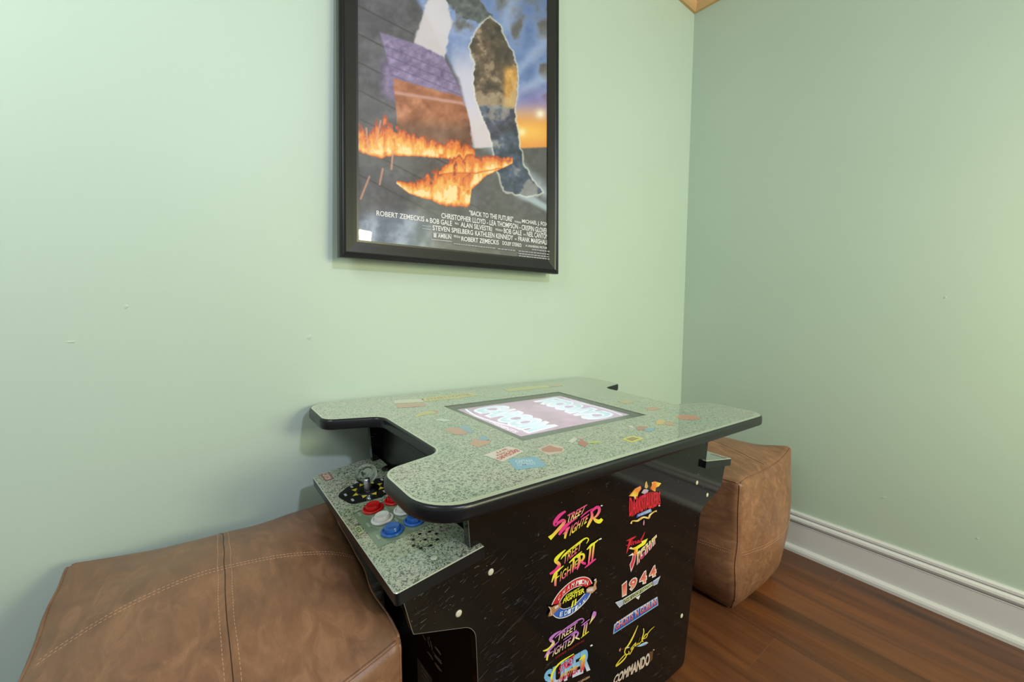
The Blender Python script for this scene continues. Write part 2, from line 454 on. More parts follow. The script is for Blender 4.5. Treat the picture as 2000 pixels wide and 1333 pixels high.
# coordinates of the printed logos on the side panel, the label and the tabletop, in metres in each surface's own plane
DATA = {'LOGOS':[('game_logo','pink and yellow brush lettered logo at the top of the left column',[('s',[(-0.1527,0.5245),(-0.1562,0.5243),(-0.1612,0.5238),(-0.1659,0.523),(-0.1698,0.5216),(-0.1732,0.5198),(-0.1761,0.5179),(-0.1787,0.5158),(-0.1808,0.5134),(-0.1821,0.5109),(-0.1821,0.508),(-0.1805,0.5047),(-0.1757,0.5014),(-0.172,0.5018),(-0.1695,0.5029),(-0.167,0.5037),(-0.1637,0.5044),(-0.1601,0.5049),(-0.1574,0.505),(-0.1562,0.5047),(-0.1561,0.5047),(-0.1571,0.5059),(-0.1574,0.5058),(-0.1585,0.5045),(-0.1599,0.5032),(-0.1612,0.5022),(-0.1629,0.5013),(-0.1651,0.5001),(-0.1678,0.4985),(-0.1709,0.4967),(-0.174,0.495),(-0.1771,0.4933),(-0.1801,0.4916),(-0.1831,0.4903),(-0.1865,0.4894),(-0.1899,0.4887),(-0.1924,0.4883)],
[(-0.1501,0.5211),(-0.153,0.5201),(-0.157,0.5187),(-0.1606,0.5172),(-0.1636,0.5156),(-0.1664,0.5139),(-0.1688,0.512),(-0.1708,0.5101),(-0.1724,0.5081),(-0.1733,0.5067),(-0.1736,0.5058),(-0.1739,0.5056),(-0.1764,0.5069),(-0.1765,0.507),(-0.1742,0.5079),(-0.1712,0.5089),(-0.1677,0.5097),(-0.1638,0.5105),(-0.16,0.5108),(-0.1562,0.5101),(-0.1523,0.5083),(-0.1493,0.5046),(-0.1496,0.5017),(-0.151,0.4996),(-0.1527,0.4978),(-0.1545,0.4964),(-0.1564,0.4954),(-0.1587,0.4942),(-0.1615,0.4928),(-0.1649,0.4911),(-0.1681,0.4894),(-0.1711,0.4878),(-0.1742,0.486),(-0.1772,0.4843),(-0.1802,0.4826),(-0.1831,0.481),(-0.185,0.4799)],
[(225,60,140),(225,60,140),(225,60,140),(225,60,140),(225,60,140),(225,60,140),(225,60,140),(225,60,140),(225,60,140),(225,60,140),(225,60,140),(225,60,140),(225,60,140),(225,60,140),(225,60,140),(225,60,140),(225,63,139),(226,66,138),(226,70,137),(228,80,134),(229,90,131),(231,100,128),(233,116,123),(236,133,118),(238,150,113),(238,155,110),(239,161,107),(239,167,104),(239,174,100),(238,181,95),(238,188,90),(237,197,83),(236,206,76),(236,216,70),(235,220,66),(235,225,63),(235,230,60)]),('t','TREET',[(-0.148,0.4995),(-0.1042,0.506),(-0.0935,0.5208),(-0.1455,0.5145)],(240,225,150),(240,160,110),(225,60,140),0.02),('s',[(-0.12,0.5028),(-0.1261,0.5022),(-0.1345,0.5014),(-0.1424,0.5003),(-0.1488,0.499),(-0.1545,0.4973),(-0.1594,0.4951),(-0.1634,0.4918),(-0.1664,0.488),(-0.1684,0.4854)],
[(-0.1191,0.5015),(-0.1244,0.5001),(-0.1318,0.498),(-0.1385,0.4958),(-0.1435,0.4934),(-0.1479,0.4909),(-0.152,0.4885),(-0.1566,0.4862),(-0.161,0.4838),(-0.1642,0.4821)],
[(231,100,128),(229,86,132),(227,73,136),(225,60,140),(225,60,140),(225,60,140),(225,60,140),(225,60,140),(225,60,140),(225,60,140)]),('s',[(-0.14,0.4916),(-0.1427,0.4914),(-0.1467,0.4908),(-0.1501,0.4884),(-0.1518,0.4834),(-0.1525,0.4774),(-0.1528,0.4732)],
[(-0.1379,0.4893),(-0.1395,0.4881),(-0.1415,0.4863),(-0.1431,0.4842),(-0.145,0.4802),(-0.147,0.475),(-0.1484,0.4712)],
[(225,60,140),(228,80,134),(231,100,128),(234,120,122),(234,152,104),(235,184,87),(236,216,70)]),('s',[(-0.1556,0.4813),(-0.1528,0.4822),(-0.1489,0.4835),(-0.1461,0.4844)],
[(-0.1565,0.4821),(-0.1543,0.4836),(-0.1513,0.4857),(-0.1491,0.4873)],
[(240,160,110),(235,126,120),(230,93,130),(225,60,140)]),('t','IGHTE',[(-0.1394,0.4733),(-0.0943,0.4854),(-0.0868,0.5012),(-0.1341,0.4926)],(235,230,60),(240,160,110),(225,60,140),0.02),('s',[(-0.0781,0.5094),(-0.0838,0.5088),(-0.0918,0.5079),(-0.099,0.5066),(-0.1045,0.5047),(-0.109,0.5025),(-0.112,0.501)],
[(-0.0771,0.5081),(-0.0824,0.5071),(-0.0899,0.5055),(-0.0966,0.504),(-0.1021,0.5023),(-0.1069,0.5006),(-0.1103,0.4994)],
[(225,60,140),(225,60,140),(225,60,140),(225,60,140),(225,60,140),(225,60,140),(225,60,140)]),('s',[(-0.0854,0.5056),(-0.0845,0.5024),(-0.0834,0.4981),(-0.0832,0.4945),(-0.0843,0.4919),(-0.0864,0.4893),(-0.0887,0.4864),(-0.0908,0.483),(-0.0929,0.4796),(-0.0943,0.4773)],
[(-0.079,0.5047),(-0.0777,0.5014),(-0.0759,0.4965),(-0.0752,0.4916),(-0.0766,0.4878),(-0.079,0.4848),(-0.0816,0.4821),(-0.0845,0.4791),(-0.0876,0.4763),(-0.0898,0.4744)],
[(225,60,140),(229,86,132),(233,113,124),(237,140,116),(237,156,107),(237,172,98),(238,188,90),(237,202,80),(236,216,70),(235,230,60)]),('s',[(-0.0795,0.5016),(-0.0761,0.5027),(-0.0714,0.5042),(-0.0675,0.505),(-0.0652,0.5047),(-0.0641,0.5043),(-0.0646,0.5046),(-0.0641,0.504),(-0.0632,0.502),(-0.063,0.4998),(-0.0641,0.4976),(-0.0663,0.4951),(-0.0688,0.4931),(-0.0717,0.4917),(-0.075,0.4907),(-0.0775,0.4901)],
[(-0.0836,0.5054),(-0.0807,0.5069),(-0.0764,0.5091),(-0.072,0.5107),(-0.0677,0.511),(-0.063,0.5102),(-0.0579,0.5073),(-0.0552,0.5035),(-0.0544,0.4998),(-0.0551,0.4964),(-0.0573,0.4935),(-0.0604,0.4909),(-0.0639,0.4889),(-0.0679,0.4877),(-0.072,0.4872),(-0.0748,0.4868)],
[(225,60,140),(225,60,140),(225,60,140),(225,60,140),(225,60,140),(225,60,140),(225,60,140),(227,73,136),(229,86,132),(231,100,128),(233,113,124),(235,126,120),(237,140,116),(238,146,114),(239,153,112),(240,160,110)]),('s',[(-0.0769,0.4883),(-0.0757,0.4864),(-0.0737,0.4834),(-0.0707,0.4803),(-0.0669,0.4774),(-0.062,0.4746),(-0.0556,0.4726),(-0.0505,0.4737),(-0.0476,0.4759),(-0.046,0.4774)],
[(-0.0732,0.4895),(-0.071,0.488),(-0.0681,0.486),(-0.0653,0.4844),(-0.0625,0.483),(-0.0599,0.4818),(-0.0595,0.4815),(-0.0581,0.4814),(-0.0549,0.4821),(-0.0524,0.4827)],
[(239,174,100),(238,185,91),(237,197,83),(236,209,75),(236,216,70),(235,223,65),(235,230,60),(235,230,60),(235,230,60),(235,230,60)]),('s',[(-0.0554,0.5068),(-0.0537,0.5065),(-0.0514,0.5061),(-0.0497,0.5059)],
[(-0.0561,0.5091),(-0.0544,0.5088),(-0.052,0.5084),(-0.0503,0.5082)],
[(225,225,230),(225,225,230),(225,225,230),(225,225,230)])]),('game_logo','yellow and magenta brush lettered logo,second in the left column',[('s',[(-0.1479,0.4509),(-0.1516,0.4503),(-0.1568,0.4494),(-0.1616,0.4484),(-0.1656,0.4472),(-0.1693,0.4459),(-0.1722,0.4444),(-0.1742,0.4427),(-0.1753,0.4403),(-0.1743,0.4363),(-0.1708,0.4325),(-0.1675,0.4298),(-0.1661,0.4286),(-0.1661,0.4284),(-0.1662,0.4277),(-0.1668,0.4267),(-0.1682,0.4254),(-0.1703,0.4241),(-0.173,0.4229),(-0.1769,0.4219),(-0.1817,0.421),(-0.1852,0.4203)],
[(-0.1465,0.4493),(-0.1493,0.4478),(-0.1533,0.4456),(-0.1569,0.4434),(-0.1599,0.4415),(-0.1627,0.4397),(-0.1646,0.4381),(-0.1655,0.4368),(-0.1658,0.4362),(-0.1661,0.4367),(-0.1652,0.4358),(-0.1621,0.4332),(-0.1587,0.4296),(-0.1571,0.4259),(-0.1572,0.423),(-0.1584,0.4208),(-0.1605,0.4188),(-0.1635,0.4172),(-0.1674,0.416),(-0.1728,0.4158),(-0.1787,0.4161),(-0.1828,0.4164)],
[(235,230,60),(235,230,60),(235,230,60),(235,230,60),(235,230,60),(235,230,60),(235,230,60),(235,225,63),(235,220,66),(236,216,70),(237,197,83),(238,178,96),(240,160,110),(235,126,120),(230,93,130),(225,60,140),(225,60,140),(225,60,140),(225,60,140),(225,60,140),(225,60,140),(225,60,140)]),('s',[(-0.1575,0.4357),(-0.1559,0.4365),(-0.1537,0.4378),(-0.1511,0.4392),(-0.1482,0.4405),(-0.1448,0.442),(-0.1409,0.4436),(-0.1362,0.4451),(-0.1309,0.4467),(-0.1248,0.4483),(-0.1173,0.4497),(-0.1091,0.4511),(-0.102,0.4522),(-0.0973,0.453),(-0.0939,0.4535),(-0.0915,0.4535),(-0.0895,0.4528),(-0.0879,0.4515),(-0.087,0.4505),(-0.087,0.4497),(-0.0878,0.4484),(-0.0887,0.4472),(-0.0897,0.4461),(-0.0908,0.445),(-0.0916,0.4443)],
[(-0.1588,0.4367),(-0.1578,0.438),(-0.1563,0.44),(-0.154,0.4419),(-0.151,0.4434),(-0.1474,0.4447),(-0.1432,0.4461),(-0.1384,0.4475),(-0.1329,0.449),(-0.1268,0.4505),(-0.1195,0.4523),(-0.1116,0.4542),(-0.1047,0.4556),(-0.0997,0.4563),(-0.0957,0.4564),(-0.092,0.456),(-0.0885,0.4545),(-0.0857,0.4524),(-0.084,0.4501),(-0.0841,0.4482),(-0.0853,0.4468),(-0.0866,0.4457),(-0.0879,0.4447),(-0.0894,0.4439),(-0.0904,0.4434)],
[(235,230,60),(235,230,60),(235,230,60),(235,230,60),(235,230,60),(235,230,60),(235,230,60),(235,230,60),(235,230,60),(235,230,60),(235,230,60),(235,230,60),(235,230,60),(235,230,60),(235,230,60),(235,230,60),(235,230,60),(235,230,60),(235,230,60),(235,230,60),(235,230,60),(235,230,60),(235,230,60),(235,230,60),(235,230,60)]),('t','TREET',[(-0.1525,0.4233),(-0.1069,0.4372),(-0.1033,0.4531),(-0.1505,0.4414)],(225,60,140),(240,160,110),(235,230,60),0.01),('s',[(-0.1509,0.4224),(-0.1559,0.4215),(-0.1629,0.4202),(-0.1687,0.4187),(-0.1722,0.4172),(-0.1745,0.4156),(-0.1763,0.4133),(-0.1779,0.4095),(-0.1791,0.4052),(-0.1799,0.4022)],
[(-0.1497,0.421),(-0.1541,0.4193),(-0.1601,0.417),(-0.1651,0.4148),(-0.1678,0.4132),(-0.1696,0.4117),(-0.1714,0.4099),(-0.1738,0.4069),(-0.1762,0.4034),(-0.1779,0.4009)],
[(235,230,60),(235,230,60),(235,230,60),(235,230,60),(235,230,60),(235,230,60),(235,230,60),(235,230,60),(235,230,60),(235,230,60)]),('s',[(-0.171,0.4164),(-0.1715,0.4139),(-0.1723,0.4101),(-0.1728,0.406),(-0.1727,0.4011),(-0.1723,0.396),(-0.1721,0.3924)],
[(-0.1647,0.4131),(-0.1653,0.4107),(-0.1662,0.4071),(-0.1668,0.4033),(-0.167,0.3988),(-0.167,0.3939),(-0.167,0.3904)],
[(235,230,60),(236,211,73),(237,192,86),(239,174,100),(236,149,109),(233,124,118),(231,100,128)]),('s',[(-0.1605,0.4078),(-0.1635,0.4075),(-0.1676,0.4071),(-0.1706,0.4068)],
[(-0.1595,0.4066),(-0.1621,0.4057),(-0.1656,0.4046),(-0.1681,0.4037)],
[(235,230,60),(235,230,60),(235,230,60),(235,230,60)]),('t','IGH',[(-0.1593,0.3953),(-0.1315,0.4003),(-0.1304,0.4178),(-0.1572,0.4132)],(225,60,140),(240,160,110),(235,230,60),0.01),('s',[(-0.1044,0.4337),(-0.1105,0.4324),(-0.1189,0.4307),(-0.1261,0.4288),(-0.1311,0.4268),(-0.135,0.4247),(-0.1375,0.4232)],
[(-0.103,0.4321),(-0.1083,0.4301),(-0.1158,0.4273),(-0.1226,0.425),(-0.128,0.4235),(-0.1328,0.4224),(-0.136,0.4217)],
[(235,230,60),(235,230,60),(235,230,60),(235,230,60),(235,230,60),(235,230,60),(235,230,60)]),('s',[(-0.1275,0.4258),(-0.1277,0.4225),(-0.128,0.4178),(-0.1282,0.4133),(-0.1284,0.4089),(-0.1284,0.4047),(-0.1285,0.4017)],
[(-0.122,0.4235),(-0.1222,0.4202),(-0.1225,0.4155),(-0.123,0.411),(-0.1239,0.4069),(-0.125,0.4031),(-0.1258,0.4004)],
[(235,230,60),(236,206,76),(238,183,93),(240,160,110),(235,126,120),(230,93,130),(225,60,140)]),('t','E',[(-0.122,0.4044),(-0.1151,0.406),(-0.1139,0.4217),(-0.1207,0.4192)],(225,60,140),(230,145,100),(235,230,60),0.02),('s',[(-0.1154,0.429),(-0.1146,0.426),(-0.1135,0.4219),(-0.1131,0.4177),(-0.1139,0.4126),(-0.1154,0.4069),(-0.1165,0.4028)],
[(-0.1086,0.4276),(-0.1075,0.4245),(-0.1061,0.4198),(-0.1059,0.4146),(-0.1079,0.4094),(-0.1109,0.4043),(-0.1131,0.4009)],
[(235,230,60),(236,206,76),(238,183,93),(240,160,110),(235,126,120),(230,93,130),(225,60,140)]),('s',[(-0.1166,0.4245),(-0.1137,0.4252),(-0.1096,0.4261),(-0.1061,0.4264),(-0.1036,0.4258),(-0.1018,0.425),(-0.1016,0.4249),(-0.1013,0.4242),(-0.1008,0.4223),(-0.101,0.4205),(-0.1028,0.4188),(-0.1056,0.4172),(-0.1077,0.416)],
[(-0.1183,0.4262),(-0.116,0.4275),(-0.1125,0.4293),(-0.1088,0.4305),(-0.1049,0.4303),(-0.1008,0.4291),(-0.0967,0.4264),(-0.0947,0.4229),(-0.0943,0.4198),(-0.0952,0.4169),(-0.0976,0.4147),(-0.1007,0.4129),(-0.103,0.4118)],
[(235,230,60),(235,230,60),(235,230,60),(235,230,60),(235,230,60),(235,230,60),(235,230,60),(236,216,70),(237,202,80),(238,188,90),(237,172,98),(237,156,107),(237,140,116)]),('s',[(-0.1076,0.4137),(-0.1061,0.4122),(-0.1037,0.41),(-0.1006,0.4076),(-0.0971,0.4056),(-0.0939,0.4042),(-0.0918,0.4032)],
[(-0.1031,0.4157),(-0.1016,0.4143),(-0.0996,0.4125),(-0.0978,0.411),(-0.0958,0.4098),(-0.093,0.4084),(-0.091,0.4074)],
[(234,120,122),(231,100,128),(228,80,134),(225,60,140),(225,60,140),(225,60,140),(225,60,140)]),('s',[(-0.09,0.4315),(-0.0862,0.4323),(-0.0808,0.4334),(-0.0762,0.4344),(-0.0736,0.4351),(-0.0714,0.4358),(-0.0687,0.4366),(-0.0647,0.4379),(-0.0604,0.4393),(-0.0574,0.4404)],
[(-0.0916,0.4331),(-0.0889,0.4349),(-0.085,0.4375),(-0.0811,0.4395),(-0.0778,0.4402),(-0.075,0.4402),(-0.0719,0.4403),(-0.0675,0.4409),(-0.0625,0.4417),(-0.059,0.4422)],
[(235,230,60),(235,230,60),(235,230,60),(235,230,60),(235,230,60),(235,230,60),(235,230,60),(235,230,60),(235,230,60),(235,230,60)]),('s',[(-0.0831,0.4369),(-0.0834,0.4328),(-0.0838,0.4269),(-0.0843,0.4208),(-0.0851,0.4145),(-0.0859,0.408),(-0.0865,0.4034)],
[(-0.0777,0.4348),(-0.078,0.4307),(-0.0784,0.4247),(-0.079,0.4186),(-0.0799,0.4122),(-0.0809,0.4058),(-0.0816,0.4012)],
[(235,230,60),(236,206,76),(238,183,93),(240,160,110),(235,126,120),(230,93,130),(225,60,140)]),('s',[(-0.0735,0.438),(-0.074,0.4339),(-0.0747,0.4281),(-0.0754,0.422),(-0.076,0.4155),(-0.0766,0.4089),(-0.077,0.4042)],
[(-0.068,0.4358),(-0.0685,0.4317),(-0.0693,0.4258),(-0.07,0.4197),(-0.0707,0.4133),(-0.0715,0.4067),(-0.072,0.4021)],
[(235,230,60),(236,206,76),(238,183,93),(240,160,110),(235,126,120),(230,93,130),(225,60,140)]),('s',[(-0.0938,0.3975),(-0.0909,0.3979),(-0.0866,0.3984),(-0.0816,0.3992),(-0.0751,0.4008),(-0.0677,0.4026),(-0.0625,0.404)],
[(-0.095,0.3988),(-0.0929,0.4),(-0.0896,0.4017),(-0.0852,0.4033),(-0.0785,0.4047),(-0.0706,0.406),(-0.065,0.4068)],
[(225,60,140),(225,60,140),(225,60,140),(225,60,140),(225,60,140),(225,60,140),(225,60,140)]),('s',[(-0.056,0.4399),(-0.0538,0.44),(-0.0508,0.44),(-0.0485,0.4401)],
[(-0.0579,0.4428),(-0.0557,0.4428),(-0.0526,0.4429),(-0.0504,0.443)],
[(225,225,230),(225,225,230),(225,225,230),(225,225,230)])]),('game_logo','red and blue oval ring emblem',[('s',[(-0.1758,0.3593),(-0.1691,0.3673),(-0.157,0.3757),(-0.1381,0.3822),(-0.1193,0.3843),(-0.1044,0.3826),(-0.0913,0.3785),(-0.0777,0.3698),(-0.0689,0.3569)],
[(-0.1578,0.3541),(-0.1559,0.3573),(-0.1478,0.3642),(-0.1349,0.3678),(-0.1217,0.369),(-0.108,0.3674),(-0.0974,0.3641),(-0.0901,0.36),(-0.0863,0.3561)],
[(200,40,50),(200,40,50),(200,40,50),(200,40,50),(200,40,50),(200,40,50),(200,40,50),(200,40,50),(200,40,50)]),('s',[(-0.1726,0.3405),(-0.1638,0.3312),(-0.1495,0.3239),(-0.1275,0.3199),(-0.1005,0.3239),(-0.0799,0.3319),(-0.0714,0.3403)],
[(-0.1552,0.346),(-0.1473,0.3402),(-0.1351,0.3361),(-0.1196,0.3359),(-0.1061,0.3385),(-0.0959,0.3426),(-0.0891,0.3456)],
[(60,100,190),(60,100,190),(60,100,190),(60,100,190),(60,100,190),(60,100,190),(60,100,190)]),('s',[(-0.1749,0.3585),(-0.1733,0.3606),(-0.171,0.3636),(-0.1681,0.3666),(-0.1648,0.3694),(-0.1608,0.3723),(-0.1562,0.3749),(-0.1504,0.3773),(-0.1438,0.3795),(-0.1373,0.3813),(-0.131,0.3824),(-0.1246,0.3831),(-0.1187,0.3833),(-0.1135,0.3831),(-0.1087,0.3825),(-0.1041,0.3816),(-0.0997,0.3806),(-0.0956,0.3794),(-0.0914,0.3777),(-0.0869,0.3754),(-0.0824,0.3726),(-0.0785,0.3695),(-0.0751,0.3653),(-0.0721,0.3605),(-0.07,0.357)],
[(-0.1768,0.36),(-0.1753,0.3621),(-0.1729,0.3651),(-0.17,0.3681),(-0.1666,0.371),(-0.1626,0.3739),(-0.1579,0.3766),(-0.152,0.3791),(-0.1454,0.3813),(-0.1388,0.3831),(-0.1324,0.3842),(-0.1259,0.3849),(-0.1199,0.3852),(-0.1145,0.385),(-0.1095,0.3844),(-0.1047,0.3835),(-0.1002,0.3824),(-0.0957,0.3811),(-0.0912,0.3793),(-0.0864,0.3768),(-0.0814,0.3738),(-0.0768,0.3701),(-0.073,0.3654),(-0.0699,0.3604),(-0.0678,0.3568)],
[(225,215,215),(225,215,215),(225,215,215),(225,215,215),(225,215,215),(225,215,215),(225,215,215),(225,215,215),(225,215,215),(225,215,215),(225,215,215),(225,215,215),(225,215,215),(225,215,215),(225,215,215),(225,215,215),(225,215,215),(225,215,215),(225,215,215),(225,215,215),(225,215,215),(225,215,215),(225,215,215),(225,215,215),(225,215,215)]),('s',[(-0.1734,0.3403),(-0.1713,0.3378),(-0.1681,0.3342),(-0.1642,0.3307),(-0.1599,0.3278),(-0.155,0.3252),(-0.1493,0.323),(-0.1426,0.3211),(-0.135,0.3196),(-0.1268,0.3189),(-0.1179,0.3195),(-0.1084,0.321),(-0.0997,0.3229),(-0.0918,0.3253),(-0.0847,0.3281),(-0.0788,0.331),(-0.0747,0.3341),(-0.072,0.3373),(-0.0702,0.3394)],
[(-0.1719,0.3407),(-0.1698,0.3383),(-0.1668,0.3349),(-0.1633,0.3318),(-0.1595,0.3292),(-0.1551,0.3268),(-0.1497,0.3247),(-0.1433,0.3229),(-0.1359,0.3215),(-0.1281,0.3209),(-0.1194,0.3214),(-0.11,0.3229),(-0.1014,0.3249),(-0.0936,0.3272),(-0.0866,0.33),(-0.0809,0.3328),(-0.0769,0.3359),(-0.0743,0.3389),(-0.0726,0.3411)],
[(225,215,215),(225,215,215),(225,215,215),(225,215,215),(225,215,215),(225,215,215),(225,215,215),(225,215,215),(225,215,215),(225,215,215),(225,215,215),(225,215,215),(225,215,215),(225,215,215),(225,215,215),(225,215,215),(225,215,215),(225,215,215),(225,215,215)]),('s',[(-0.157,0.3536),(-0.1567,0.3543),(-0.1562,0.3552),(-0.1551,0.3566),(-0.153,0.3588),(-0.1503,0.3613),(-0.147,0.3635),(-0.1432,0.365),(-0.1388,0.3662),(-0.1344,0.3671),(-0.13,0.3678),(-0.1257,0.3682),(-0.1212,0.3683),(-0.1167,0.368),(-0.112,0.3674),(-0.1077,0.3666),(-0.1037,0.3656),(-0.0999,0.3643),(-0.0973,0.3634)],
[(-0.1586,0.3547),(-0.1584,0.3553),(-0.1579,0.3564),(-0.1567,0.3579),(-0.1546,0.36),(-0.1518,0.3626),(-0.1485,0.3649),(-0.1445,0.3665),(-0.14,0.3676),(-0.1355,0.3686),(-0.1311,0.3693),(-0.1267,0.3697),(-0.1222,0.3698),(-0.1175,0.3695),(-0.1127,0.3689),(-0.1083,0.3681),(-0.104,0.367),(-0.1001,0.3657),(-0.0975,0.3648)],
[(225,210,210),(225,210,210),(225,210,210),(225,210,210),(225,210,210),(225,210,210),(225,210,210),(225,210,210),(225,210,210),(225,210,210),(225,210,210),(225,210,210),(225,210,210),(225,210,210),(225,210,210),(225,210,210),(225,210,210),(225,210,210),(225,210,210)]),('s',[(-0.1556,0.3456),(-0.1537,0.344),(-0.1509,0.3417),(-0.1474,0.3396),(-0.1436,0.3379),(-0.1394,0.3364),(-0.1348,0.3354),(-0.1297,0.3349),(-0.1242,0.3349),(-0.119,0.3351),(-0.1142,0.3357),(-0.1096,0.3367),(-0.1054,0.3377),(-0.1016,0.339),(-0.0982,0.3405),(-0.0952,0.3418),(-0.0924,0.343),(-0.09,0.3441),(-0.0883,0.3449)],
[(-0.1548,0.3463),(-0.1529,0.3448),(-0.1503,0.3426),(-0.1472,0.3407),(-0.1438,0.3392),(-0.1398,0.3379),(-0.1355,0.3369),(-0.1306,0.3364),(-0.1252,0.3364),(-0.1201,0.3367),(-0.1154,0.3373),(-0.1109,0.3382),(-0.1068,0.3392),(-0.1031,0.3405),(-0.0997,0.342),(-0.0967,0.3433),(-0.0939,0.3445),(-0.0915,0.3456),(-0.0899,0.3463)],
[(225,210,210),(225,210,210),(225,210,210),(225,210,210),(225,210,210),(225,210,210),(225,210,210),(225,210,210),(225,210,210),(225,210,210),(225,210,210),(225,210,210),(225,210,210),(225,210,210),(225,210,210),(225,210,210),(225,210,210),(225,210,210),(225,210,210)]),('t','C',[(-0.1615,0.3599),(-0.1568,0.3626),(-0.1555,0.3708),(-0.1602,0.3682)],(240,225,228),(240,225,228),(240,225,228),0.02),('t','H',[(-0.1504,0.3665),(-0.1452,0.3689),(-0.144,0.3772),(-0.1491,0.3748)],(240,225,228),(240,225,228),(240,225,228),0.02),('t','A',[(-0.1392,0.3712),(-0.133,0.3724),(-0.1317,0.3809),(-0.1379,0.3795)],(240,225,228),(240,225,228),(240,225,228),0.02),('t','M',[(-0.1288,0.3724),(-0.1214,0.3722),(-0.1201,0.3807),(-0.1274,0.3808)],(240,225,228),(240,225,228),(240,225,228),0.02),('t','P',[(-0.1172,0.3718),(-0.1092,0.3709),(-0.1079,0.3794),(-0.1158,0.3804)],(240,225,228),(240,225,228),(240,225,228),0.02),('t','I',[(-0.1093,0.3708),(-0.1009,0.3689),(-0.0995,0.3775),(-0.108,0.3794)],(240,225,228),(240,225,228),(240,225,228),0.02),('t','O',[(-0.1018,0.3696),(-0.093,0.3658),(-0.0916,0.3745),(-0.1005,0.3783)],(240,225,228),(240,225,228),(240,225,228),0.02),('t','N',[(-0.0921,0.3648),(-0.0833,0.3599),(-0.0818,0.3687),(-0.0907,0.3735)],(240,225,228),(240,225,228),(240,225,228),0.02),('t','E',[(-0.1567,0.3301),(-0.149,0.3283),(-0.1477,0.3366),(-0.1555,0.3384)],(215,228,248),(215,228,248),(215,228,248),0.02),('t','D',[(-0.1447,0.3271),(-0.137,0.3257),(-0.1357,0.3341),(-0.1434,0.3354)],(215,228,248),(215,228,248),(215,228,248),0.02),('t','I',[(-0.1359,0.3259),(-0.1282,0.3249),(-0.1269,0.3333),(-0.1346,0.3343)],(215,228,248),(215,228,248),(215,228,248),0.02),('t','T',[(-0.1268,0.3242),(-0.1194,0.3237),(-0.118,0.3322),(-0.1255,0.3327)],(215,228,248),(215,228,248),(215,228,248),0.02),('t','I',[(-0.1175,0.3239),(-0.1107,0.3245),(-0.1093,0.3331),(-0.1162,0.3324)],(215,228,248),(215,228,248),(215,228,248),0.02),('t','O',[(-0.1088,0.3249),(-0.1025,0.3263),(-0.1011,0.3349),(-0.1074,0.3334)],(215,228,248),(215,228,248),(215,228,248),0.02),('t','N',[(-0.0967,0.328),(-0.0906,0.3296),(-0.0892,0.3383),(-0.0954,0.3366)],(215,228,248),(215,228,248),(215,228,248),0.02),('t','STREET',[(-0.1475,0.3593),(-0.1076,0.3611),(-0.1044,0.3656),(-0.1424,0.3652)],(200,215,60),(217,222,60),(235,230,60),0.03),('t','FIGHTER',[(-0.1513,0.3522),(-0.093,0.3504),(-0.093,0.3604),(-0.1476,0.361)],(235,230,60),(235,230,60),(235,230,60),0.03),('t','II',[(-0.129,0.335),(-0.115,0.3357),(-0.1147,0.3477),(-0.1248,0.3469)],(235,230,60),(235,230,60),(235,230,60),0.02),('p',[(-0.1862,0.362),(-0.1767,0.3569),(-0.1742,0.3578),(-0.1632,0.3564),(-0.1548,0.3568),(-0.1554,0.3496),(-0.1728,0.3433),(-0.1768,0.3411),(-0.1856,0.3438),(-0.1844,0.349),(-0.1811,0.353)],
[(175,125,90),(175,125,90),(175,125,90),(175,125,90),(175,125,90),(175,125,90),(175,125,90),(175,125,90),(175,125,90),(175,125,90),(175,125,90)]),('p',[(-0.1715,0.3551),(-0.1626,0.3553),(-0.1608,0.3515),(-0.1701,0.3499)],
[(210,200,200),(210,200,200),(210,200,200),(210,200,200)]),('s',[(-0.1867,0.3619),(-0.1854,0.3602),(-0.1835,0.3576),(-0.1818,0.3547),(-0.1806,0.3508),(-0.1794,0.3465),(-0.1787,0.3434)],
[(-0.1856,0.3621),(-0.1843,0.3603),(-0.1823,0.3576),(-0.1805,0.3545),(-0.1791,0.3504),(-0.178,0.3461),(-0.1772,0.343)],
[(235,220,200),(235,220,200),(235,220,200),(235,220,200),(235,220,200),(235,220,200),(235,220,200)]),('p',[(-0.0886,0.3553),(-0.0815,0.3568),(-0.068,0.3532),(-0.0628,0.3664),(-0.0584,0.3597),(-0.0613,0.3531),(-0.0582,0.3443),(-0.0708,0.3407),(-0.0881,0.3485)],
[(190,145,115),(190,145,115),(190,145,115),(190,145,115),(190,145,115),(190,145,115),(190,145,115),(190,145,115),(190,145,115)]),('p',[(-0.0874,0.3549),(-0.0703,0.3507),(-0.0687,0.3446),(-0.0846,0.3492)],
[(205,200,210),(205,200,210),(205,200,210),(205,200,210)]),('s',[(-0.0657,0.3628),(-0.0642,0.3633),(-0.0622,0.364),(-0.0607,0.3645)],
[(-0.0682,0.3655),(-0.0665,0.3658),(-0.0641,0.3662),(-0.0624,0.3664)],
[(225,225,230),(225,225,230),(225,225,230),(225,225,230)])]),('game_logo','purple and yellow brush lettered logo',[('s',[(-0.1497,0.3007),(-0.1541,0.3013),(-0.1605,0.3021),(-0.1664,0.3022),(-0.1716,0.3015),(-0.1764,0.3),(-0.1792,0.2972),(-0.176,0.2915),(-0.1717,0.2882),(-0.1705,0.2873),(-0.1709,0.2869),(-0.1717,0.2856),(-0.1731,0.2843),(-0.1753,0.2833),(-0.1783,0.2825),(-0.1814,0.2821),(-0.1851,0.2823),(-0.1893,0.283),(-0.1923,0.2835)],
